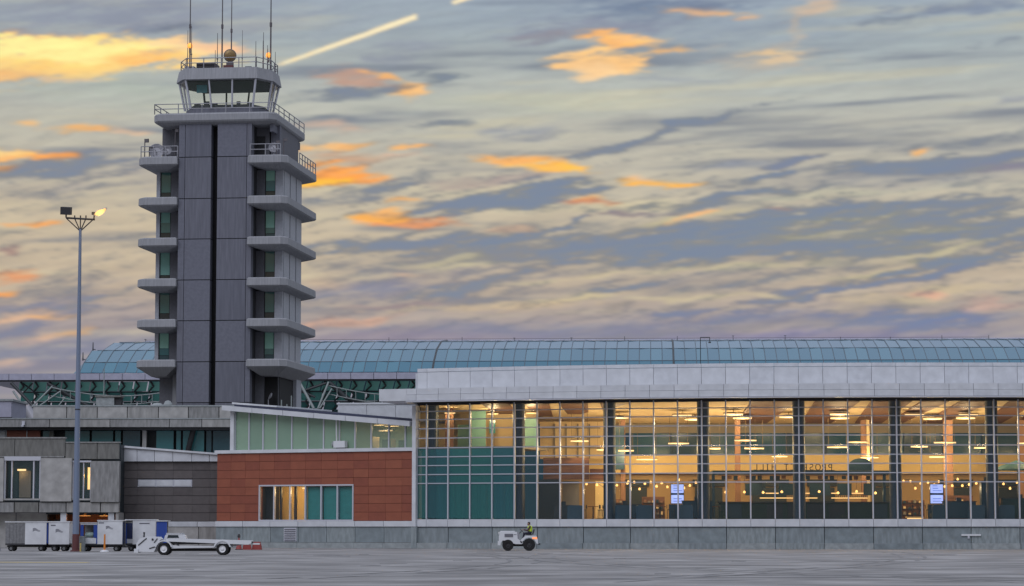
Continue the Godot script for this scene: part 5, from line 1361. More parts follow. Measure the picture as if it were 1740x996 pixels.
	for q in [[-3.2, 0.6], [2.8, 5.8], [-0.4, 1.6]]:
		for y in [1.75, 2.15]:
			bb("lit_shelf", q[0], q[1], y, y + 0.07, -1.6, -1.9, "glow_warm", bar)
		var s := Sh.new()
		var k := 0
		var x: float = q[0] + 0.1
		while x < q[1]:
			s.tube(Vector3(x, 1.83, -1.55), Vector3(x, 2.02 + 0.05 * sin(k * 2.1), -1.55), 0.04, 0.02, 6, false)
			x += 0.16; k += 1
		var bo := sh("bottles", s, "interior_dark", bar)
		bo.set_meta("kind", "stuff")
	for k in 26:
		var gx := -6.6 + 0.5 * k
		if k % 4 == 3: continue
		bb("hanging_rack", gx, gx + 0.34, 3.28 + 0.06 * sin(k * 2.0), 3.6, 0.6, 0.5, ["interior_dark", "interior_wood", "interior_navy"][k % 3], bar)
	bb("rack_rail", -6.9, 7.0, 3.62, 3.7, 0.7, 0.4, "interior_wood", bar)
	for k in 9:
		var lx := -6.3 + 1.55 * k
		var bs := Sh.new()
		bs.lathe(Vector3(lx, 2.25 + 0.08 * sin(k * 3.0), 1.0), Vector3.DOWN, [[0.03, -0.1], [0.09, -0.03], [0.12, 0.03], [0.07, 0.1], [0.02, 0.12]], 8)
		var ws := Sh.new(); ws.tube(Vector3(lx, 2.36, 1.0), Vector3(lx, 3.7, 1.0), 0.012, -1, 4)
		sh("lamp_wire", ws, "interior_dark", bar)
		sh("bar_lamp_bulb", bs, "glow_bulb", bar)
		if k % 2 == 0: omni(bar, Vector3(lx + 0.3, 2.2, 1.2), 0.5, warm, 0.15)
	var arch := Sh.new()
	var ap := []
	for k in 17: ap.append(Vector2(4.85 + 1.06 * cos(PI * k / 16.0), 4.03 + 1.0 * pow(sin(PI * k / 16.0), 0.7)))
	arch.plate(ap, 1.5, 1.3)
	sh("arched_board", arch, "interior_navy", bar)
	var sign := thing("restaurant_sign", "raised dark letters on the bar canopy facing inwards, seen reversed through glass", "sign", Vector3(23.3, 6.43, -217.6))
	var font := SystemFont.new(); font.font_names = PackedStringArray(["Droid Sans"])
	var x := 3.05
	for ch in "PROSPECT HILL":
		if ch != " ":
			var tm := TextMesh.new()
			tm.text = ch; tm.font = font; tm.font_size = 40; tm.pixel_size = 0.72 / 40.0; tm.depth = 0.08
			mesh("letter", tm, "interior_dark", sign, Vector3(x, 0.26, 0), Vector3(0, PI, 0))
		x -= 0.52 if ch != "I" else 0.44
	bb("letter_rail", -3.6, 3.4, -0.01, 0.03, 0.05, -0.05, "interior_dark", sign)
	# pairs of screens on stands
	var st := thing("screen_stand", "pair of stacked blue lit screens on stand behind left concourse bays", "screen", Vector3(13.6, 2.4, -216.2))
	bb("upper_screen", -0.52, 0.5, 2.15, 2.85, 0.05, 0, "glow_screen", st)
	bb("lower_screen", -0.52, 0.5, 1.3, 1.98, 0.05, 0, "glow_screen", st)
	for y in [2.3, 2.5, 2.7, 1.45, 1.65]: bb("screen_text_line", -0.35, 0.2 + 0.2 * sin(y * 9.0), y, y + 0.06, 0.07, 0.055, "glow_screen_dim", st)
	bb("screen_back", -0.56, 0.54, 1.25, 2.9, -0.01, -0.15, "interior_dark", st)
	bb("stand", -0.7, 0.7, 0, 1.22, 0.0, -0.5, "interior_navy", st)
	omni(st, Vector3(0, 2.0, 0.5), 0.3, Color(0.6, 0.7, 1.0), 0.3)
	dup(st, "screen_stand", "pair of stacked blue lit screens on stand behind far right bays", Vector3(34.9, 2.4, -216.2))
	# cafe umbrella at the far right
	var um := thing("cafe_umbrella", "teal cafe umbrella inside glass at the far right of the concourse", "umbrella", Vector3(41.8, 2.4, -217.5))
	var s := Sh.new(); s.lathe(Vector3(0, 4.1, 0), Vector3.UP, [[2.2, -0.05], [2.2, 0.0], [1.1, 0.4], [0.05, 0.75]], 8); sh("canopy", s, "umbrella_teal", um)
	s = Sh.new(); s.tube(Vector3.ZERO, Vector3(0, 4.85, 0), 0.05, -1, 8); sh("pole", s, "interior_dark", um)
	s = Sh.new(); s.lathe(Vector3.ZERO, Vector3.UP, [[0.4, 0], [0.4, 0.1], [0.1, 0.15]], 12); sh("base", s, "interior_dark", um)
	# kiosks and counters
	var kiosks := [[4.2, -215.6, 1.6, 1.15, "interior_dark", "low dark counter behind glass just right of the teal screen"], [9.2, -214.2, 2.6, 1.2, "interior_navy", "navy counter behind glass left of the left twin screens"], [15.0, -213.6, 2.4, 1.5, "interior_navy", "tall navy counter behind glass right of left twin screens"], [36.2, -213.2, 2.6, 1.45, "interior_navy", "navy counter behind glass right of right twin screens"], [38.6, -214.0, 1.0, 3.1, "interior_navy", "tall dark cabinet behind glass left of last visible column"], [41.2, -213.5, 3.0, 1.7, "interior_green", "dark green counter behind glass under the teal umbrella"]]
	for k in kiosks:
		var o := thing("service_counter", k[5], "counter", Vector3(k[0], 2.4, k[1]))
		var w: float = k[2]; var h: float = k[3]
		bb("body", -w / 2, w / 2, 0, h - 0.06, 0.4, -0.4, k[4], o)
		bb("top", -w / 2 - 0.06, w / 2 + 0.06, h - 0.055, h, 0.46, -0.46, "interior_dark", o)
		bb("kick_plate", -w / 2 + 0.1, w / 2 - 0.1, 0.0, 0.1, 0.44, 0.405, "black", o)
		bb("till", -0.2, 0.2, h + 0.001, h + 0.3, 0.1, -0.1, "interior_dark", o)
	var lob := thing("lit_bench", "brightly lit low shelf at floor level left of right twin screens", "bench", Vector3(32.6, 2.4, -213.2))
	bb("seat", -0.7, 0.7, 0.1, 0.2, 0.3, -0.3, "interior_wall", lob)
	for xx in [-0.6, 0.6]: bb("leg", xx - 0.05, xx + 0.05, 0, 0.1, 0.2, -0.2, "dark", lob)
	bb("under_lamp", -0.65, 0.65, 0.02, 0.09, 0.25, 0.2, "glow_warm", lob)
	# booths with high backs and low planters along the glass
	var booths := [[8.9, -212.9], [10.6, -212.5], [14.0, -212.2], [34.2, -211.4], [37.3, -211.3], [39.6, -211.4], [42.6, -211.6], [5.2, -214.0]]
	var bt: Node3D = null
	for i in booths.size():
		var lab := "dark upholstered booth seat close behind the glass, %s from the left" % ordinal([1, 2, 3, 4, 5, 6, 7, 0][i])
		var pos := Vector3(booths[i][0], 2.4, booths[i][1])
		if bt == null:
			bt = thing("booth_seat", lab, "seat", pos, 0.2, "booth seats behind the concourse glass")
			bb("seat", -0.62, 0.62, 0.2, 0.45, 0.25, -0.3, "interior_dark", bt)
			var bs := Sh.new(); bs.plate([Vector2(-0.66, 0.0), Vector2(0.66, 0.0), Vector2(0.66, 1.0), Vector2(0.5, 1.12), Vector2(-0.5, 1.12), Vector2(-0.66, 1.0)], 0.42, 0.27); sh("backrest", bs, "interior_navy", bt)
			bb("plinth", -0.55, 0.55, 0.0, 0.19, 0.2, -0.25, "black", bt)
		else:
			dup(bt, "booth_seat", lab, pos, 0.25 * sin(i * 2.6), "booth seats behind the concourse glass")
	var cabs := [[11.9, -221.5, 1.9, 1.9], [8.6, -222.5, 1.5, 1.7], [33.6, -222.0, 2.4, 1.6], [37.4, -221.0, 2.6, 2.0], [40.6, -222.0, 1.8, 1.7]]
	for i in cabs.size():
		var q = cabs[i]
		var o := thing("display_cabinet", "brown shop display cabinet deep inside the concourse, %s from the left" % ordinal([1, 0, 2, 3, 4][i]), "cabinet", Vector3(q[0], 2.4, q[1]), 0, "shop cabinets deep in the concourse")
		bb("case", -q[2] / 2, q[2] / 2, 0, q[3], 0, -0.5, "interior_wood", o)
		for k in 3:
			bb("shelf", -q[2] / 2 + 0.06, q[2] / 2 - 0.06, 0.35 + 0.5 * k, 0.4 + 0.5 * k, 0.25, 0.003, "interior_dark", o)
			for j in 5: bb("packet", -q[2] / 2 + 0.15 + j * q[2] * 0.18, -q[2] / 2 + 0.15 + j * q[2] * 0.18 + 0.2, 0.405 + 0.5 * k, 0.6 + 0.5 * k + 0.06 * sin(j * 2.0 + k), 0.2, 0.05, ["interior_cream", "interior_navy", "interior_brick", "interior_grey"][(j + k + i) % 4], o)
	# tables and stools in dark silhouette
	var tables := [[6.6, -214.2], [8.0, -216.0], [10.9, -214.4], [12.0, -213.0], [14.2, -215.6], [16.4, -214.8], [33.2, -214.6], [37.8, -212.6], [40.0, -214.8], [43.6, -213.2], [11.6, -216.6], [39.4, -216.8]]
	var tb: Node3D = null; var stl: Node3D = null
	var cnt := 0
	for i in tables.size():
		var q = tables[i]
		var lab := "dark high table in the concourse restaurant, %s of its kind from left" % ordinal([0, 1, 2, 4, 5, 6, 7, 8, 10, 11, 3, 9][i])
		if tb == null:
			tb = thing("high_table", lab, "table", Vector3(q[0], 2.4, q[1]), 0, "high tables behind the concourse glass")
			s = Sh.new(); s.lathe(Vector3(0, 1.0, 0), Vector3.UP, [[0.44, 0], [0.45, 0.02], [0.45, 0.05]], 14); sh("top", s, "interior_wood", tb)
			s = Sh.new(); s.tube(Vector3(0, 0.03, 0), Vector3(0, 1.0, 0), 0.05, -1, 8); sh("leg", s, "interior_dark", tb)
			s = Sh.new(); s.lathe(Vector3.ZERO, Vector3.UP, [[0.3, 0], [0.3, 0.03], [0.06, 0.06]], 12); sh("base", s, "interior_dark", tb)
		else:
			dup(tb, "high_table", lab, Vector3(q[0], 2.4, q[1]), 0.0, "high tables behind the concourse glass")
		for side in [-1, 1]:
			var pos := Vector3(q[0] + 0.75 * side, 2.4, q[1] + 0.15 * sin(i * 3.0))
			var turn: float = PI / 2 * side + 0.3 * sin(i * 5.0 + side)
			var sl := "dark low backed bar stool at the %s side of %s restaurant high table from left" % ["left" if side < 0 else "right", ordinal([0, 1, 2, 4, 5, 6, 7, 8, 10, 11, 3, 9][i])]
			if stl == null:
				stl = thing("bar_stool", sl, "stool", pos, turn, "stools at the restaurant high tables")
				bb("seat", -0.2, 0.2, 0.72, 0.78, 0.2, -0.2, "interior_dark", stl)
				bb("backrest", -0.2, 0.2, 0.85, 1.15, -0.2, -0.24, "interior_dark", stl)
				for lx in [-0.16, 0.16]:
					for lz in [-0.16, 0.16]:
						s = Sh.new(); s.tube(Vector3(lx * 1.2, 0, lz * 1.2), Vector3(lx, 0.72, lz), 0.02, -1, 5); sh("leg", s, "interior_dark", stl)
			else:
				dup(stl, "bar_stool", sl, pos, turn, "stools at the restaurant high tables")

# ---- floodlight mast
func build_mast():
	var t := thing("floodlight_mast", "tall slender floodlight mast with two lamp heads beside the baggage carts", "mast", Vector3(-31.45, 0, -190))
	var s := Sh.new(); s.tube(Vector3(0, 1.25, 0), Vector3(0, 23.4, 0), 0.24, 0.10, 14); sh("pole", s, "mast_blue", t)
	s = Sh.new(); s.tube(Vector3(0, 0.1, 0), Vector3(0, 1.25, 0), 0.255, 0.245, 14); sh("pole_foot", s, "mast_rust", t)
	s = Sh.new(); s.lathe(Vector3.ZERO, Vector3.UP, [[0.38, 0], [0.38, 0.08], [0.26, 0.12]], 14); sh("base_flange", s, "mast_rust", t)
	s = Sh.new(); s.tube(Vector3(0, 10.2, 0), Vector3(0, 10.28, 0), 0.2, -1, 12); sh("pole_band", s, "dark", t)
	s = Sh.new(); s.tube(Vector3(-1.05, 24.2, 0), Vector3(1.05, 24.08, 0), 0.07, -1, 8); sh("crossarm", s, "dark", t)
	for x in [-1.0, -0.42, 0.0, 0.4, 1.0]:
		s = Sh.new(); s.tube(Vector3(x * 0.08, 23.3, 0), Vector3(x, 24.15, 0), 0.045, -1, 6); sh("brace", s, "dark", t)
		if absf(x) < 0.9:
			s = Sh.new(); s.tube(Vector3(x, 24.15, 0), Vector3(x, 24.38, 0), 0.05, -1, 6); sh("spigot", s, "dark", t)
	var a := node("floodlight", t, Vector3(-1.05, 24.72, 0))
	bx("casing", Vector3.ZERO, Vector3(0.74, 0.56, 0.5), "dark", a, Vector3(0.15, -0.1, -0.06))
	bx("cooling_fin_block", Vector3(0, 0.02, -0.28), Vector3(0.5, 0.4, 0.1), "black", a)
	s = Sh.new(); s.tube(Vector3(0, -0.5, 0), Vector3(0, -0.25, 0), 0.06, -1, 6); sh("bracket", s, "dark", a)
	var b := node("floodlight", t, Vector3(1.45, 24.62, 0.1))
	s = Sh.new()
	var ring := func(sc: float, d: float) -> Array:
		var r := []
		for p in [[-0.52, -0.2], [-0.2, 0.14], [0.46, 0.34], [0.5, 0.22], [0.22, -0.12], [-0.1, -0.3]]: r.append(Vector3(p[0] * sc, p[1] * sc + d * -0.3, d))
		return r
	s.loft([ring.call(0.75, -0.3), ring.call(1.0, -0.05), ring.call(1.0, 0.08)])
	sh("casing", s, "rail", b)
	s = Sh.new(); s.loft([ring.call(0.86, 0.082), ring.call(0.84, 0.1)]); sh("lens", s, "glow_flood", b)
	s = Sh.new(); s.tube(Vector3(-0.45, -0.5, 0), Vector3(-0.42, -0.15, 0), 0.06, -1, 6); s.box(Vector3(-0.5, -0.1, 0), Vector3(0.22, 0.2, 0.22)); sh("bracket", s, "dark", b)
	omni(b, Vector3(0, -0.1, 0.5), 1.2, Color(1.0, 0.8, 0.5), 0.3)
	var p := thing("concrete_pier", "square concrete pier guarding the floodlight mast's foot", "pier", Vector3(-31.4, 0, -191.0))
	bb("block", -0.42, 0.42, 0, 1.05, 0.4, -0.4, "plinth", p)
	bb("cap", -0.44, 0.44, 1.051, 1.1, 0.42, -0.42, "concrete_b", p)

# ---- baggage carts
func wheel(called: String, at: Vector3, r: float, w: float, parent: Node, rimk := 0.55, rim_mat := "rim"):
	var wn := node(called, parent, at)
	var s := Sh.new()
	s.lathe(Vector3(0, 0, -w / 2), Vector3(0, 0, 1), [[r * rimk, 0.0], [r * 0.93, 0.0], [r, w * 0.18], [r, w * 0.82], [r * 0.93, w], [r * rimk, w]], 22, false)
	sh("tyre", s, "tyre", wn)
	s = Sh.new()
	s.lathe(Vector3(0, 0, -w / 2), Vector3(0, 0, 1), [[r * rimk * 0.98, w * 0.1], [r * rimk * 0.98, w * 0.9], [r * rimk * 0.7, w * 0.78], [r * 0.2, w * 0.8], [r * 0.18, w * 1.02], [0.01, w * 1.03]], 18)
	sh("rim", s, rim_mat, wn)

func emblem(parent: Node, x: float, y: float, z: float, sc: float):
	for k in 3:
		var s := Sh.new()
		for i in 8:
			var u0 := i / 8.0; var u1 := (i + 1) / 8.0
			var f := func(u: float) -> float: return y - 0.085 * sc * k + sc * (0.06 * sin(PI * u * 1.7) - 0.05 * u + 0.05 * k * u)
			var h0 := 0.026 * sc * (1.25 - u0); var h1 := 0.026 * sc * (1.25 - u1)
			var xa := x + sc * 0.55 * u0; var xb := x + sc * 0.55 * u1
			s.quad(Vector3(xa, f.call(u0) - h0, z), Vector3(xb, f.call(u1) - h1, z), Vector3(xb, f.call(u1) + h1, z), Vector3(xa, f.call(u0) + h0, z), Vector3(xa, y, z - 1))
		sh("emblem_wave", s, "emblem_grey", parent)

func cart(label: String, at: Vector3, kind: int):
	var t := thing("baggage_cart", label, "baggage cart", at, 0, "baggage carts parked along the wall")
	var w := 1.5 if kind == 1 else 3.0
	bb("deck", 0, w, 0.44, 0.56, 0.0, -1.5, "dark", t)
	bb("chassis_rail", 0.1, w - 0.1, 0.3, 0.43, -0.2, -0.35, "black", t)
	bb("chassis_rail", 0.1, w - 0.1, 0.3, 0.43, -1.15, -1.3, "black", t)
	for x in [0.4, w - 0.4]:
		for z in [-0.12, -1.38]: wheel("wheel", Vector3(x, 0.21, z), 0.21, 0.16, t, 0.5, "cart_grey")
	var s := Sh.new(); s.tube(Vector3(w, 0.38, -0.75), Vector3(w + 0.55, 0.3, -0.75), 0.04, -1, 6); s.box(Vector3(w + 0.55, 0.3, -0.75), Vector3(0.12, 0.08, 0.12)); sh("tow_bar", s, "dark", t)
	if kind == 0:      # grey mesh half and white half
		bb("grey_curtain", 0.0, 1.42, 0.56, 2.02, 0.0, -0.04, "cart_grey", t)
		for x in [0.25, 0.5, 0.75, 1.0, 1.22]: bb("curtain_fold", x, x + 0.05, 0.56, 2.0, 0.03, 0.0, "cart_grey", t)
		bb("white_side", 1.44, 3.0, 0.5, 2.1, 0.02, -0.05, "cart_white", t)
		bb("blue_curtain", 2.98, 3.12, 0.56, 2.06, -0.1, -1.4, "curtain_blue", t)
		bb("roof", -0.05, 3.1, 2.1, 2.17, 0.06, -1.55, "cart_white", t)
		emblem(t, 2.0, 1.62, 0.024, 1.0)
	elif kind == 1:
		bb("white_side", 0.0, 1.5, 0.5, 2.1, 0.02, -0.05, "cart_white", t)
		bb("roof", -0.05, 1.55, 2.1, 2.18, 0.06, -1.55, "cart_white", t)
		bb("end_panel", 1.46, 1.5, 0.56, 2.1, -0.06, -1.5, "cart_white", t)
		bb("number_strip", 0.15, 0.5, 1.84, 1.92, 0.03, 0.022, "emblem_grey", t)
		emblem(t, 0.5, 1.55, 0.024, 1.0)
	else:
		for x in [0.0, 1.15]: bb("post", x, x + 0.08, 0.56, 2.0, -0.02, -0.1, "curtain_blue", t)
		if kind == 2:
			bb("blue_curtain", 0.09, 0.22, 0.56, 2.0, -0.03, -0.08, "curtain_blue", t)
			bb("top_rail", 0.0, 1.2, 1.92, 2.02, 0.0, -0.1, "cart_white", t)
			bb("blue_valance", 0.95, 1.15, 1.0, 1.92, -0.03, -0.08, "curtain_blue", t)
			bb("back_wall", 0.1, 1.2, 0.56, 1.95, -1.4, -1.45, "cart_grey", t)
			bb("drop_side", 0.05, 1.15, 0.56, 0.95, 0.0, -0.03, "cart_white", t)
			bb("white_side", 1.24, 3.05, 0.52, 2.2, 0.02, -0.05, "cart_white", t)
			bb("roof", -0.05, 1.2, 2.03, 2.09, 0.06, -1.55, "cart_white", t)
			bb("roof", 1.2, 3.1, 2.2, 2.27, 0.06, -1.55, "cart_white", t)
			bb("number_strip", 1.32, 1.7, 2.02, 2.1, 0.03, 0.022, "emblem_grey", t)
			emblem(t, 1.85, 1.78, 0.024, 0.95)
			bb("dark_interior", 1.2, 3.0, 0.56, 2.1, -0.3, -1.45, "curtain_navy", t)
		else:
			bb("blue_curtain", 0.0, 0.5, 0.9, 2.05, -0.06, -0.1, "curtain_navy", t)
			bb("folded_load", 0.02, 0.5, 0.58, 0.88, -0.1, -0.6, "cart_white", t)
			bb("white_side", 0.52, 2.2, 0.5, 2.25, 0.02, -0.05, "cart_white", t)
			bb("blue_curtain", 2.25, 3.02, 0.56, 2.16, -0.02, -0.07, "curtain_blue", t)
			for x in [2.4, 2.6, 2.8]: bb("curtain_fold", x, x + 0.06, 0.56, 2.14, 0.0, -0.02, "curtain_blue", t)
			bb("roof", -0.05, 2.22, 2.25, 2.32, 0.06, -1.55, "cart_white", t)
			bb("roof", 2.22, 3.08, 2.17, 2.24, 0.06, -1.55, "cart_white", t)
			bb("number_strip", 1.0, 1.75, 1.98, 2.06, 0.03, 0.022, "emblem_grey", t)
			s = Sh.new(); s.tube(Vector3(1.35, 0.9, 0.06), Vector3(1.35, 1.15, 0.06), 0.05, -1, 6); sh("latch", s, "emblem_grey", t)

func build_carts():
	cart("grey and white baggage cart at far left with wavy emblem", Vector3(-37.1, 0, -193), 0)
	cart("small white baggage cart with blue edge left of the floodlight mast", Vector3(-33.93, 0, -193), 1)
	cart("open blue and white baggage cart just right of the floodlight mast", Vector3(-31.35, 0, -191.4), 2)
	cart("white baggage cart with blue curtain behind the loader's nose", Vector3(-28.3, 0, -193), 3)
	var b := thing("baggage_bundle", "pale green and white bundle lying inside the open baggage cart", "baggage", Vector3(-30.75, 0.56, -191.9))
	var s := Sh.new(); s.lathe(Vector3(-0.35, 0.62, 0), Vector3(1, 0.05, 0), [[0.05, 0], [0.17, 0.1], [0.2, 0.35], [0.16, 0.6], [0.05, 0.7]], 12); sh("upper_roll", s, "bag_pale", b)
	bb("lower_case", -0.4, 0.4, 0, 0.42, 0.15, -0.25, "cart_white", b)
	var o := thing("orange_marker_post", "orange marker post on white foot in front of white cart", "post", Vector3(-28.9, 0, -187))
	s = Sh.new(); s.tube(Vector3(0, 0.12, 0), Vector3(0, 1.25, 0), 0.075, 0.06, 10); sh("shaft", s, "orange", o)
	s = Sh.new(); s.lathe(Vector3.ZERO, Vector3.UP, [[0.32, 0], [0.3, 0.08], [0.12, 0.14], [0.02, 0.16]], 14); sh("foot", s, "vehicle_white", o)
	var y := thing("yellow_bumper_post", "short yellow post at the open cart's left end", "post", Vector3(-31.0, 0, -189.4))
	s = Sh.new(); s.tube(Vector3(0, 0, 0), Vector3(0, 0.62, 0), 0.06, -1, 8); sh("shaft", s, "yellow_paint", y)
	s = Sh.new(); s.lathe(Vector3(0, 0.62, 0), Vector3.UP, [[0.06, 0], [0.05, 0.04], [0.01, 0.06]], 8); sh("cap", s, "dark", y)
	var d := thing("rolling_steps_frame", "pale leaning tubular frame at the left edge beside grey cart", "frame", Vector3(-37.6, 0, -193.4))
	s = Sh.new(); s.tube(Vector3(-0.3, 0, 0), Vector3(0.0, 0.75, 0), 0.04, -1, 6); s.tube(Vector3(0.1, 0, 0), Vector3(-0.1, 0.75, 0), 0.04, -1, 6); sh("tube_frame", s, "rail", d)
	s = Sh.new(); s.tube(Vector3(-0.25, 0.3, 0), Vector3(0.05, 0.3, 0), 0.03, -1, 6); sh("rung", s, "rail", d)

# ---- belt loader
func build_loader():
	var t := thing("belt_loader", "white self propelled belt loader with low cab and long lowered conveyor", "belt loader", Vector3(-21.85, 0, -166))
	for x in [0.0, 3.68]:
		for z in [0.55, -0.75]: wheel("wheel", Vector3(x, 0.385, z), 0.385, 0.24, t, 0.58)
	# nose
	var s := Sh.new()
	s.plate([Vector2(-1.72, 0.22), Vector2(-0.62, 0.2), Vector2(-0.5, 0.42), Vector2(-0.42, 0.75), Vector2(-0.2, 0.98), Vector2(-0.35, 1.14), Vector2(-1.1, 1.16), Vector2(-1.5, 1.05), Vector2(-1.72, 0.72)], 0.62, -0.85)
	sh("nose", s, "vehicle_white", t)
	for q in [[-1.60, 0.62, -1.08, 1.06], [-0.9, 0.42, -0.55, 0.52], [-0.6, 0.78, -0.4, 1.04]]:
		s = Sh.new(); s.tube(Vector3(q[0], q[1], 0.64), Vector3(q[2], q[3], 0.64), 0.035, -1, 6); sh("nose_strut", s, "dark", t)
	bb("bumper", -1.85, -1.6, 0.16, 0.4, 0.7, -0.9, "vehicle_white", t)
	s = Sh.new(); s.lathe(Vector3(-0.7, 0.98, 0.62), Vector3(0, 0, 1), [[0.07, 0], [0.07, 0.04], [0.02, 0.05]], 10); sh("headlight", s, "dark", t)
	s = Sh.new(); s.tube(Vector3(-1.28, 1.1, 0.3), Vector3(-1.28, 1.36, 0.3), 0.05, -1, 8); s.tube(Vector3(-1.28, 1.36, 0.3), Vector3(-1.28, 1.44, 0.3), 0.08, 0.05, 8); sh("beacon", s, "dark", t)
	# fenders
	for x in [0.0, 3.68]:
		for z in [0.62, -0.8]:
			s = Sh.new()
			var ring0 := []; var n := 10
			for k in n:
				var a0 := deg_to_rad(165.0 - 150.0 * k / n); var a1 := deg_to_rad(165.0 - 150.0 * (k + 1) / n)
				var f := func(a: float, r: float, zz: float) -> Vector3: return Vector3(x + r * cos(a), 0.385 + r * sin(a), zz)
				s.loft([[f.call(a0, 0.48, z - 0.16), f.call(a0, 0.56, z - 0.16), f.call(a0, 0.56, z + 0.12), f.call(a0, 0.48, z + 0.12)], [f.call(a1, 0.48, z - 0.16), f.call(a1, 0.56, z - 0.16), f.call(a1, 0.56, z + 0.12), f.call(a1, 0.48, z + 0.12)]])
			sh("fender", s, "vehicle_white", t)
	# chassis and conveyor
	s = Sh.new()
	s.plate([Vector2(0.5, 0.42), Vector2(3.15, 0.48), Vector2(3.15, 0.58), Vector2(0.45, 0.62)], 0.6, -0.8)
	sh("chassis_beam", s, "vehicle_white", t)
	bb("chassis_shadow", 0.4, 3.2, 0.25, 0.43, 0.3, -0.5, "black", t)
	s = Sh.new()
	s.plate([Vector2(0.55, 0.66), Vector2(3.2, 0.72), Vector2(3.1, 0.84), Vector2(0.35, 0.84)], 0.5, -0.7)
	sh("lift_ram", s, "dark", t)
	s = Sh.new(); s.tube(Vector3(0.3, 0.95, 0.6), Vector3(0.95, 0.62, 0.6), 0.05, -1, 6); sh("brace", s, "dark", t)
	s = Sh.new()
	s.plate([Vector2(0.15, 0.86), Vector2(5.3, 0.66), Vector2(5.5, 0.74), Vector2(5.5, 0.92), Vector2(0.15, 1.05)], 0.68, 0.6)
	sh("conveyor_side", s, "vehicle_white", t)
	s = Sh.new()
	s.plate([Vector2(0.15, 0.86), Vector2(5.3, 0.66), Vector2(5.5, 0.74), Vector2(5.5, 0.92), Vector2(0.15, 1.05)], -0.3, -0.38)
	sh("conveyor_side", s, "vehicle_white", t)
	s = Sh.new()
	s.plate([Vector2(0.2, 0.92), Vector2(5.45, 0.76), Vector2(5.45, 0.86), Vector2(0.2, 0.99)], 0.59, -0.29)
	sh("belt", s, "tyre", t)
	s = Sh.new(); s.tube(Vector3(5.47, 0.8, 0.6), Vector3(5.47, 0.8, -0.3), 0.07, -1, 10); sh("end_roller", s, "dark", t)
	s = Sh.new()
	s.plate([Vector2(3.95, 0.5), Vector2(4.9, 0.66), Vector2(4.7, 0.72), Vector2(3.8, 0.76)], 0.4, -0.6)
	sh("tail_plate", s, "rail", t)
	# low cab on the far side
	var cab := node("cab", t)
	s = Sh.new()
	s.plate([Vector2(-0.15, 0.95), Vector2(1.3, 0.95), Vector2(1.2, 1.2), Vector2(0.98, 1.34), Vector2(0.1, 1.36), Vector2(-0.05, 1.25)], -0.45, -1.3)
	sh("shell", s, "vehicle_white", cab)
	s = Sh.new()
	s.plate([Vector2(0.08, 1.08), Vector2(0.82, 1.08), Vector2(0.76, 1.25), Vector2(0.14, 1.26)], -0.43, -0.46)
	sh("window", s, "window_low", cab)
	bb("roof_edge", 0.0, 1.05, 1.345, 1.38, -0.42, -1.32, "vehicle_white", cab)
	s = Sh.new(); s.lathe(Vector3(0.3, 1.0, 0.2), Vector3(0.3, 1, 0), [[0.17, 0], [0.19, 0.02], [0.17, 0.04]], 14); sh("steering_wheel", s, "dark", t)

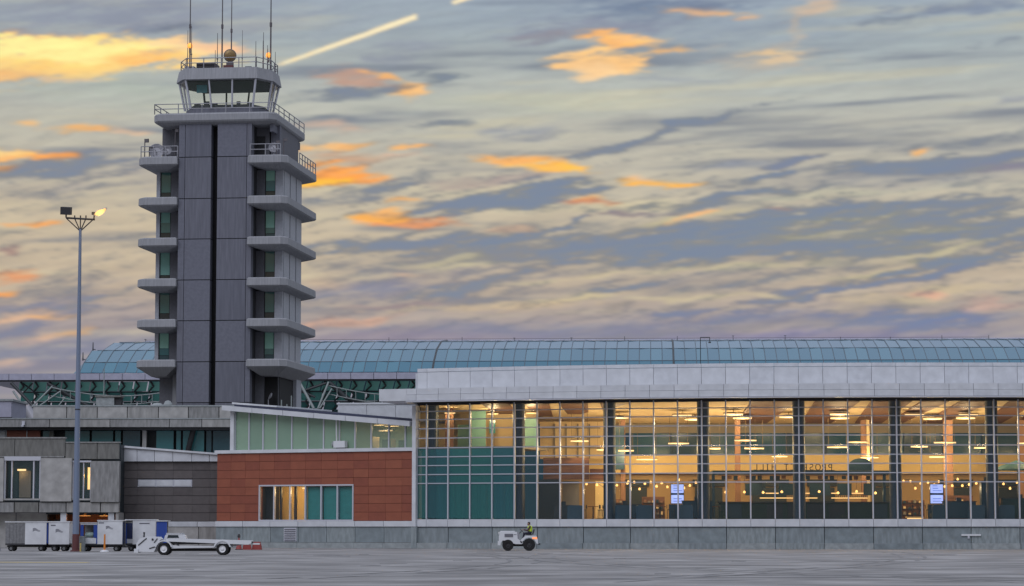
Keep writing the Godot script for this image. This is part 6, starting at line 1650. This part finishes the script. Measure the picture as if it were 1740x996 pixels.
# ---- tow tractor
func build_tug():
	var t := thing("tow_tractor", "small white airport tow tractor with dark wheels driven along the wall", "tractor", Vector3(0.0, 0, -196))
	for x in [-0.3, 1.27]:
		var r := 0.42 if x < 0 else 0.46
		for z in [0.52, -0.85]: wheel("wheel", Vector3(x, r, z), r, 0.3, t, 0.45, "dark")
	var s := Sh.new()
	s.plate([Vector2(-0.98, 0.42), Vector2(-0.86, 0.40), Vector2(-0.82, 0.62), Vector2(-0.7, 0.76), Vector2(-0.1, 0.78), Vector2(0.1, 0.55), Vector2(0.28, 0.5), Vector2(0.75, 0.5), Vector2(0.82, 0.62), Vector2(0.42, 0.9), Vector2(0.38, 1.40), Vector2(0.05, 1.42), Vector2(-0.78, 1.42), Vector2(-0.92, 1.44), Vector2(-0.94, 1.2), Vector2(-0.98, 1.1)], 0.62, -0.95)
	sh("hood", s, "vehicle_white", t)
	bb("bonnet_top", -0.85, 0.2, 1.425, 1.47, 0.5, -0.83, "vehicle_white", t)
	bb("side_grille", -0.55, 0.08, 1.02, 1.26, 0.64, 0.625, "joint", t)
	for k in 4: bb("grille_slat", -0.53, 0.06, 1.04 + 0.06 * k, 1.06 + 0.06 * k, 0.66, 0.642, "rail", t)
	bb("front_bumper", -1.06, -0.97, 0.42, 0.72, 0.62, -0.95, "vehicle_white", t)
	for z in [0.35, -0.7]:
		s = Sh.new(); s.lathe(Vector3(-0.95, 1.28, z), Vector3(-1, 0, 0), [[0.09, 0], [0.1, 0.04], [0.06, 0.06]], 12); sh("headlight", s, "vehicle_white", t)
	bb("hood_label", 0.12, 0.34, 1.18, 1.22, 0.632, 0.623, "emblem_grey", t)
	# rear body with wheel arch
	s = Sh.new()
	var pts := [Vector2(0.62, 0.62)]
	for k in 9:
		var a := deg_to_rad(172.0 - 150.0 * k / 8.0)
		pts.append(Vector2(1.27 + 0.53 * cos(a), 0.46 + 0.53 * sin(a)))
	pts.append_array([Vector2(1.86, 0.5), Vector2(1.92, 0.56), Vector2(1.92, 0.84), Vector2(1.78, 1.12), Vector2(1.02, 1.13), Vector2(0.8, 0.95), Vector2(0.6, 0.75)])
	s.plate(pts, 0.62, -0.95)
	sh("rear_body", s, "vehicle_white", t)
	bb("belly", -0.6, 1.7, 0.34, 0.55, 0.3, -0.6, "black", t)
	bb("floor_plate", 0.1, 0.95, 0.52, 0.58, 0.6, -0.93, "dark", t)
	bb("front_mudguard_gap", -0.72, 0.1, 0.55, 0.78, 0.6, 0.3, "black", t)
	# cockpit
	s = Sh.new(); s.plate([Vector2(0.40, 0.9), Vector2(0.62, 0.9), Vector2(0.52, 1.35), Vector2(0.40, 1.40)], 0.5, -0.85); sh("dashboard", s, "rail", t)
	s = Sh.new(); s.tube(Vector3(0.5, 1.25, -0.15), Vector3(0.72, 1.46, -0.15), 0.03, -1, 6); sh("steering_column", s, "dark", t)
	s = Sh.new()
	for k in 16:
		var c := Vector3(0.74, 1.48, -0.15); var u := Vector3(0, 0, 1); var w := Vector3(0.69, -0.72, 0)
		s.tube(c + (u * cos(TAU * k / 16) + w * sin(TAU * k / 16)) * 0.2, c + (u * cos(TAU * (k + 1) / 16) + w * sin(TAU * (k + 1) / 16)) * 0.2, 0.02, -1, 5)
	sh("steering_wheel", s, "dark", t)
	bb("seat", 1.05, 1.5, 1.14, 1.22, 0.2, -0.5, "dark", t)
	s = Sh.new(); s.plate([Vector2(1.47, 1.2), Vector2(1.6, 1.2), Vector2(1.7, 1.58), Vector2(1.6, 1.6)], 0.2, -0.5); sh("seat_back", s, "dark", t)
	for z in [0.45, -0.78]: bb("tail_light", 1.74, 1.86, 0.86, 1.02, z + 0.18, z - 0.05, "glow_tail", t)
	bb("tail_light", 1.5, 1.72, 0.88, 1.0, 0.64, 0.625, "glow_tail", t)
	bb("tow_hitch", 1.92, 2.1, 0.45, 0.55, 0.05, -0.4, "dark", t)
	bb("rear_step", 1.75, 1.98, 0.5, 0.56, 0.6, -0.93, "rail", t)

# ---- the driver: joints with radii, joined and meshed as one skin
func nets(bones: Array, cell: float, grow: float, blend: float) -> ArrayMesh:
	var lo := Vector3.ONE * 1e9; var hi := -lo
	for b in bones:
		for k in 2:
			var r: float = b[2 + k] + grow + cell * 2.5
			lo = lo.min(b[k] - Vector3.ONE * r); hi = hi.max(b[k] + Vector3.ONE * r)
	var n := Vector3i(((hi - lo) / cell).ceil()) + Vector3i.ONE
	var field := PackedFloat32Array(); field.resize(n.x * n.y * n.z); field.fill(1.0)
	for b in bones:
		var a: Vector3 = b[0]; var ab: Vector3 = b[1] - a
		var l2 := maxf(ab.length_squared(), 1e-9)
		var rm: float = maxf(b[2], b[3]) + grow + blend + cell * 2.0
		var p0 := Vector3i(((a.min(b[1]) - Vector3.ONE * rm - lo) / cell).floor()).clamp(Vector3i.ZERO, n - Vector3i.ONE)
		var p1 := Vector3i(((a.max(b[1]) + Vector3.ONE * rm - lo) / cell).ceil()).clamp(Vector3i.ZERO, n - Vector3i.ONE)
		for z in range(p0.z, p1.z + 1):
			for y in range(p0.y, p1.y + 1):
				for x in range(p0.x, p1.x + 1):
					var p := lo + Vector3(x, y, z) * cell
					var t := clampf((p - a).dot(ab) / l2, 0.0, 1.0)
					var d := p.distance_to(a + ab * t) - lerpf(b[2], b[3], t) - grow
					var i := (z * n.y + y) * n.x + x
					var e := field[i]
					var h := clampf(0.5 + 0.5 * (e - d) / blend, 0.0, 1.0)
					field[i] = lerpf(e, d, h) - blend * h * (1.0 - h)
	var at := {}
	var verts := PackedVector3Array()
	var idx := PackedInt32Array()
	for z in n.z - 1:
		for y in n.y - 1:
			for x in n.x - 1:
				var c := PackedFloat32Array(); var neg := 0
				for k in 8:
					var v := field[((z + (k >> 2)) * n.y + y + ((k >> 1) & 1)) * n.x + x + (k & 1)]
					c.append(v)
					if v < 0.0: neg += 1
				if neg == 0 or neg == 8: continue
				var sum := Vector3.ZERO; var m := 0
				for e in [[0, 1], [2, 3], [4, 5], [6, 7], [0, 2], [1, 3], [4, 6], [5, 7], [0, 4], [1, 5], [2, 6], [3, 7]]:
					var va := c[e[0]]; var vb := c[e[1]]
					if (va < 0.0) != (vb < 0.0):
						var f := va / (va - vb)
						var pa := Vector3(e[0] & 1, (e[0] >> 1) & 1, e[0] >> 2); var pb := Vector3(e[1] & 1, (e[1] >> 1) & 1, e[1] >> 2)
						sum += pa.lerp(pb, f); m += 1
				at[Vector3i(x, y, z)] = verts.size()
				verts.append(lo + (Vector3(x, y, z) + sum / m) * cell)
	for key in at:
		var q: Vector3i = key
		for ax in 3:
			var d := Vector3i.ZERO; d[ax] = 1
			var u := Vector3i.ZERO; u[(ax + 1) % 3] = 1
			var w := Vector3i.ZERO; w[(ax + 2) % 3] = 1
			var q1 := q + d
			var fa0 := field[(q.z * n.y + q.y) * n.x + q.x]; var fb0 := field[(q1.z * n.y + q1.y) * n.x + q1.x]
			if (fa0 < 0.0) == (fb0 < 0.0): continue
			if not (at.has(q - u) and at.has(q - w) and at.has(q - u - w)): continue
			var i0: int = at[q]; var i1: int = at[q - u]; var i2: int = at[q - u - w]; var i3: int = at[q - w]
			if fa0 < 0.0: idx.append_array([i0, i2, i1, i0, i3, i2])
			else: idx.append_array([i0, i1, i2, i0, i2, i3])
	var st := SurfaceTool.new()
	st.begin(Mesh.PRIMITIVE_TRIANGLES); st.set_smooth_group(0)
	for v in verts: st.add_vertex(v)
	for i in idx: st.add_index(i)
	st.generate_normals()
	return st.commit()

func build_driver():
	# seated, facing the picture's left (-x), both hands on the wheel
	var hipc := Vector3(1.32, 1.33, -0.15); var waist := Vector3(1.36, 1.47, -0.15); var chest := Vector3(1.33, 1.70, -0.15); var neck := Vector3(1.28, 1.86, -0.15); var head := Vector3(1.24, 1.99, -0.15)
	var B := [[hipc + Vector3(0, 0, 0.09), hipc - Vector3(0, 0, 0.09), 0.12, 0.12], [hipc, waist, 0.13, 0.125], [waist, chest, 0.125, 0.145], [chest + Vector3(0, 0.06, 0.15), chest + Vector3(0, 0.06, -0.15), 0.085, 0.085], [chest, neck, 0.11, 0.055], [neck, head, 0.055, 0.06]]
	var arms := []; var legs := []; var hands := []
	for sd in [1.0, -1.0]:
		var sho: Vector3 = chest + Vector3(-0.01, 0.07, 0.19 * sd)
		var elb := Vector3(1.16, 1.50, -0.15 + 0.26 * sd)
		var wri := Vector3(0.90, 1.56, -0.15 + 0.20 * sd)
		arms.append([sho, elb, 0.062, 0.048]); arms.append([elb, wri, 0.047, 0.032])
		var hp: Vector3 = hipc + Vector3(0, -0.02, 0.1 * sd)
		var kne := Vector3(0.90, 1.27, -0.15 + 0.15 * sd); var ank := Vector3(0.78, 0.72, -0.15 + 0.13 * sd)
		legs.append([hp, kne, 0.092, 0.066]); legs.append([kne, ank, 0.064, 0.042])
		legs.append([ank + Vector3(0.03, -0.06, 0), ank + Vector3(-0.15, -0.08, 0), 0.045, 0.035])
		# palm and five fingers closing round the rim
		var pal := Vector3(0.82, 1.545, -0.15 + 0.19 * sd)
		hands.append([wri, pal, 0.03, 0.034]); 
		for f in 4:
			var b0: Vector3 = pal + Vector3(-0.03, 0.024 - 0.018 * f, 0.004 * sd)
			var lf: float = [0.032, 0.036, 0.034, 0.027][f]
			var b1 := b0 + Vector3(-lf, 0.006, -0.008 * sd); var b2 := b1 + Vector3(-0.008, -0.004, -lf * 0.8 * sd); var b3 := b2 + Vector3(0.018, -0.004, -0.010 * sd)
			hands.append([b0, b1, 0.0095, 0.009]); hands.append([b1, b2, 0.009, 0.0085]); hands.append([b2, b3, 0.0085, 0.0075])
		var t0: Vector3 = pal + Vector3(0.012, 0.02, -0.018 * sd)
		hands.append([t0, t0 + Vector3(-0.028, 0.012, -0.022 * sd), 0.012, 0.0105]); hands.append([t0 + Vector3(-0.028, 0.012, -0.022 * sd), t0 + Vector3(-0.055, 0.006, -0.03 * sd), 0.0105, 0.0085])
	var skull := [[head + Vector3(0.015, 0.03, 0), head + Vector3(0.0, 0.03, 0), 0.092, 0.09], [head + Vector3(-0.02, -0.04, 0), head + Vector3(-0.05, -0.07, 0), 0.062, 0.04], [head + Vector3(-0.085, 0.01, 0), head + Vector3(-0.105, -0.02, 0), 0.012, 0.017], [head + Vector3(-0.07, -0.05, 0.018), head + Vector3(-0.07, -0.05, -0.018), 0.014, 0.014], [head + Vector3(0.015, 0.015, 0.082), head + Vector3(0.018, -0.02, 0.082), 0.014, 0.01], [head + Vector3(0.015, 0.015, -0.082), head + Vector3(0.018, -0.02, -0.082), 0.014, 0.01], [neck, head + Vector3(0.0, -0.03, 0), 0.055, 0.055]]
	var body := MeshInstance3D.new()
	body.mesh = nets(B + arms + legs, 0.02, 0.0, 0.035); body.material_override = M["skin"]
	body.name = nm("person"); add_child(body, true)
	body.position = Vector3(0, 0, -196.0)
	tag(body, "seated driver in yellow hi-vis vest steering the white tow tractor", "person")
	mesh("head", nets(skull, 0.009, 0.0, 0.02), "skin", body)
	mesh("hands", nets(hands, 0.006, 0.0, 0.006), "skin", body)
	mesh("jacket", nets([B[1], B[2], B[3], [chest, neck + Vector3(0.02, -0.05, 0), 0.11, 0.06]] + [arms[0], arms[1], arms[2], arms[3]], 0.02, 0.014, 0.035), "jacket", body)
	mesh("trousers", nets([B[0], B[1]] + [legs[0], legs[1], legs[3], legs[4]], 0.02, 0.014, 0.03), "trousers", body)
	mesh("shoes", nets([legs[2], legs[5]], 0.015, 0.012, 0.02), "tyre", body)
	mesh("hi_vis_vest", nets([[waist, chest, 0.125, 0.148], [chest + Vector3(0, 0.05, 0.12), chest + Vector3(0, 0.05, -0.12), 0.09, 0.09]], 0.02, 0.03, 0.03), "vest", body)
	mesh("hair", nets([[head + Vector3(0.03, 0.06, 0), head + Vector3(0.0, 0.075, 0), 0.085, 0.072], [head + Vector3(0.06, 0.0, 0), head + Vector3(0.05, 0.05, 0), 0.06, 0.07]], 0.012, 0.008, 0.02), "hair", body)
	for sd in [1.0, -1.0]:
		var s := Sh.new(); s.lathe(head + Vector3(-0.083, 0.025, 0.033 * sd), Vector3(-1, 0, 0.2 * sd), [[0.012, 0], [0.008, 0.006], [0.001, 0.008]], 8); sh("eye", s, "black", body)

# ---- odds and ends by the wall
func build_small_things():
	var b := thing("water_barrier", "red and white plastic barrier behind the loader's tail, nearer the loader", "barrier", Vector3(-20.6, 0, -205), 0.1, "plastic barriers by the wall")
	var s := Sh.new()
	s.plate([Vector2(-0.35, 0), Vector2(0.35, 0), Vector2(0.33, 0.25), Vector2(0.24, 0.62), Vector2(-0.24, 0.62), Vector2(-0.33, 0.25)], 0.2, -0.2)
	sh("moulded_body", s, "barrier_red", b)
	bb("pale_band", -0.27, 0.27, 0.4, 0.52, 0.21, -0.21, "vehicle_white", b)
	bb("foot", -0.36, -0.1, 0.0, 0.08, 0.24, -0.24, "barrier_red", b)
	bb("foot", 0.1, 0.36, 0.0, 0.08, 0.24, -0.24, "barrier_red", b)
	dup(b, "water_barrier", "red and white plastic barrier behind the loader's tail, farther from it", Vector3(-19.85, 0, -205.2), -0.15, "plastic barriers by the wall")
	var c := thing("traffic_cone", "dark topped red cone standing among the barriers by the wall", "cone", Vector3(-21.2, 0, -204.6))
	s = Sh.new(); s.lathe(Vector3.ZERO, Vector3.UP, [[0.24, 0.05], [0.13, 0.55], [0.06, 0.9], [0.05, 0.95]], 14); sh("cone_body", s, "barrier_red", c)
	s = Sh.new(); s.lathe(Vector3(0, 0.95, 0), Vector3.UP, [[0.1, 0.0], [0.12, 0.1], [0.08, 0.25], [0.02, 0.28]], 12); sh("cone_lamp", s, "dark", c)
	bb("base", -0.26, 0.26, 0, 0.05, 0.26, -0.26, "tyre", c)
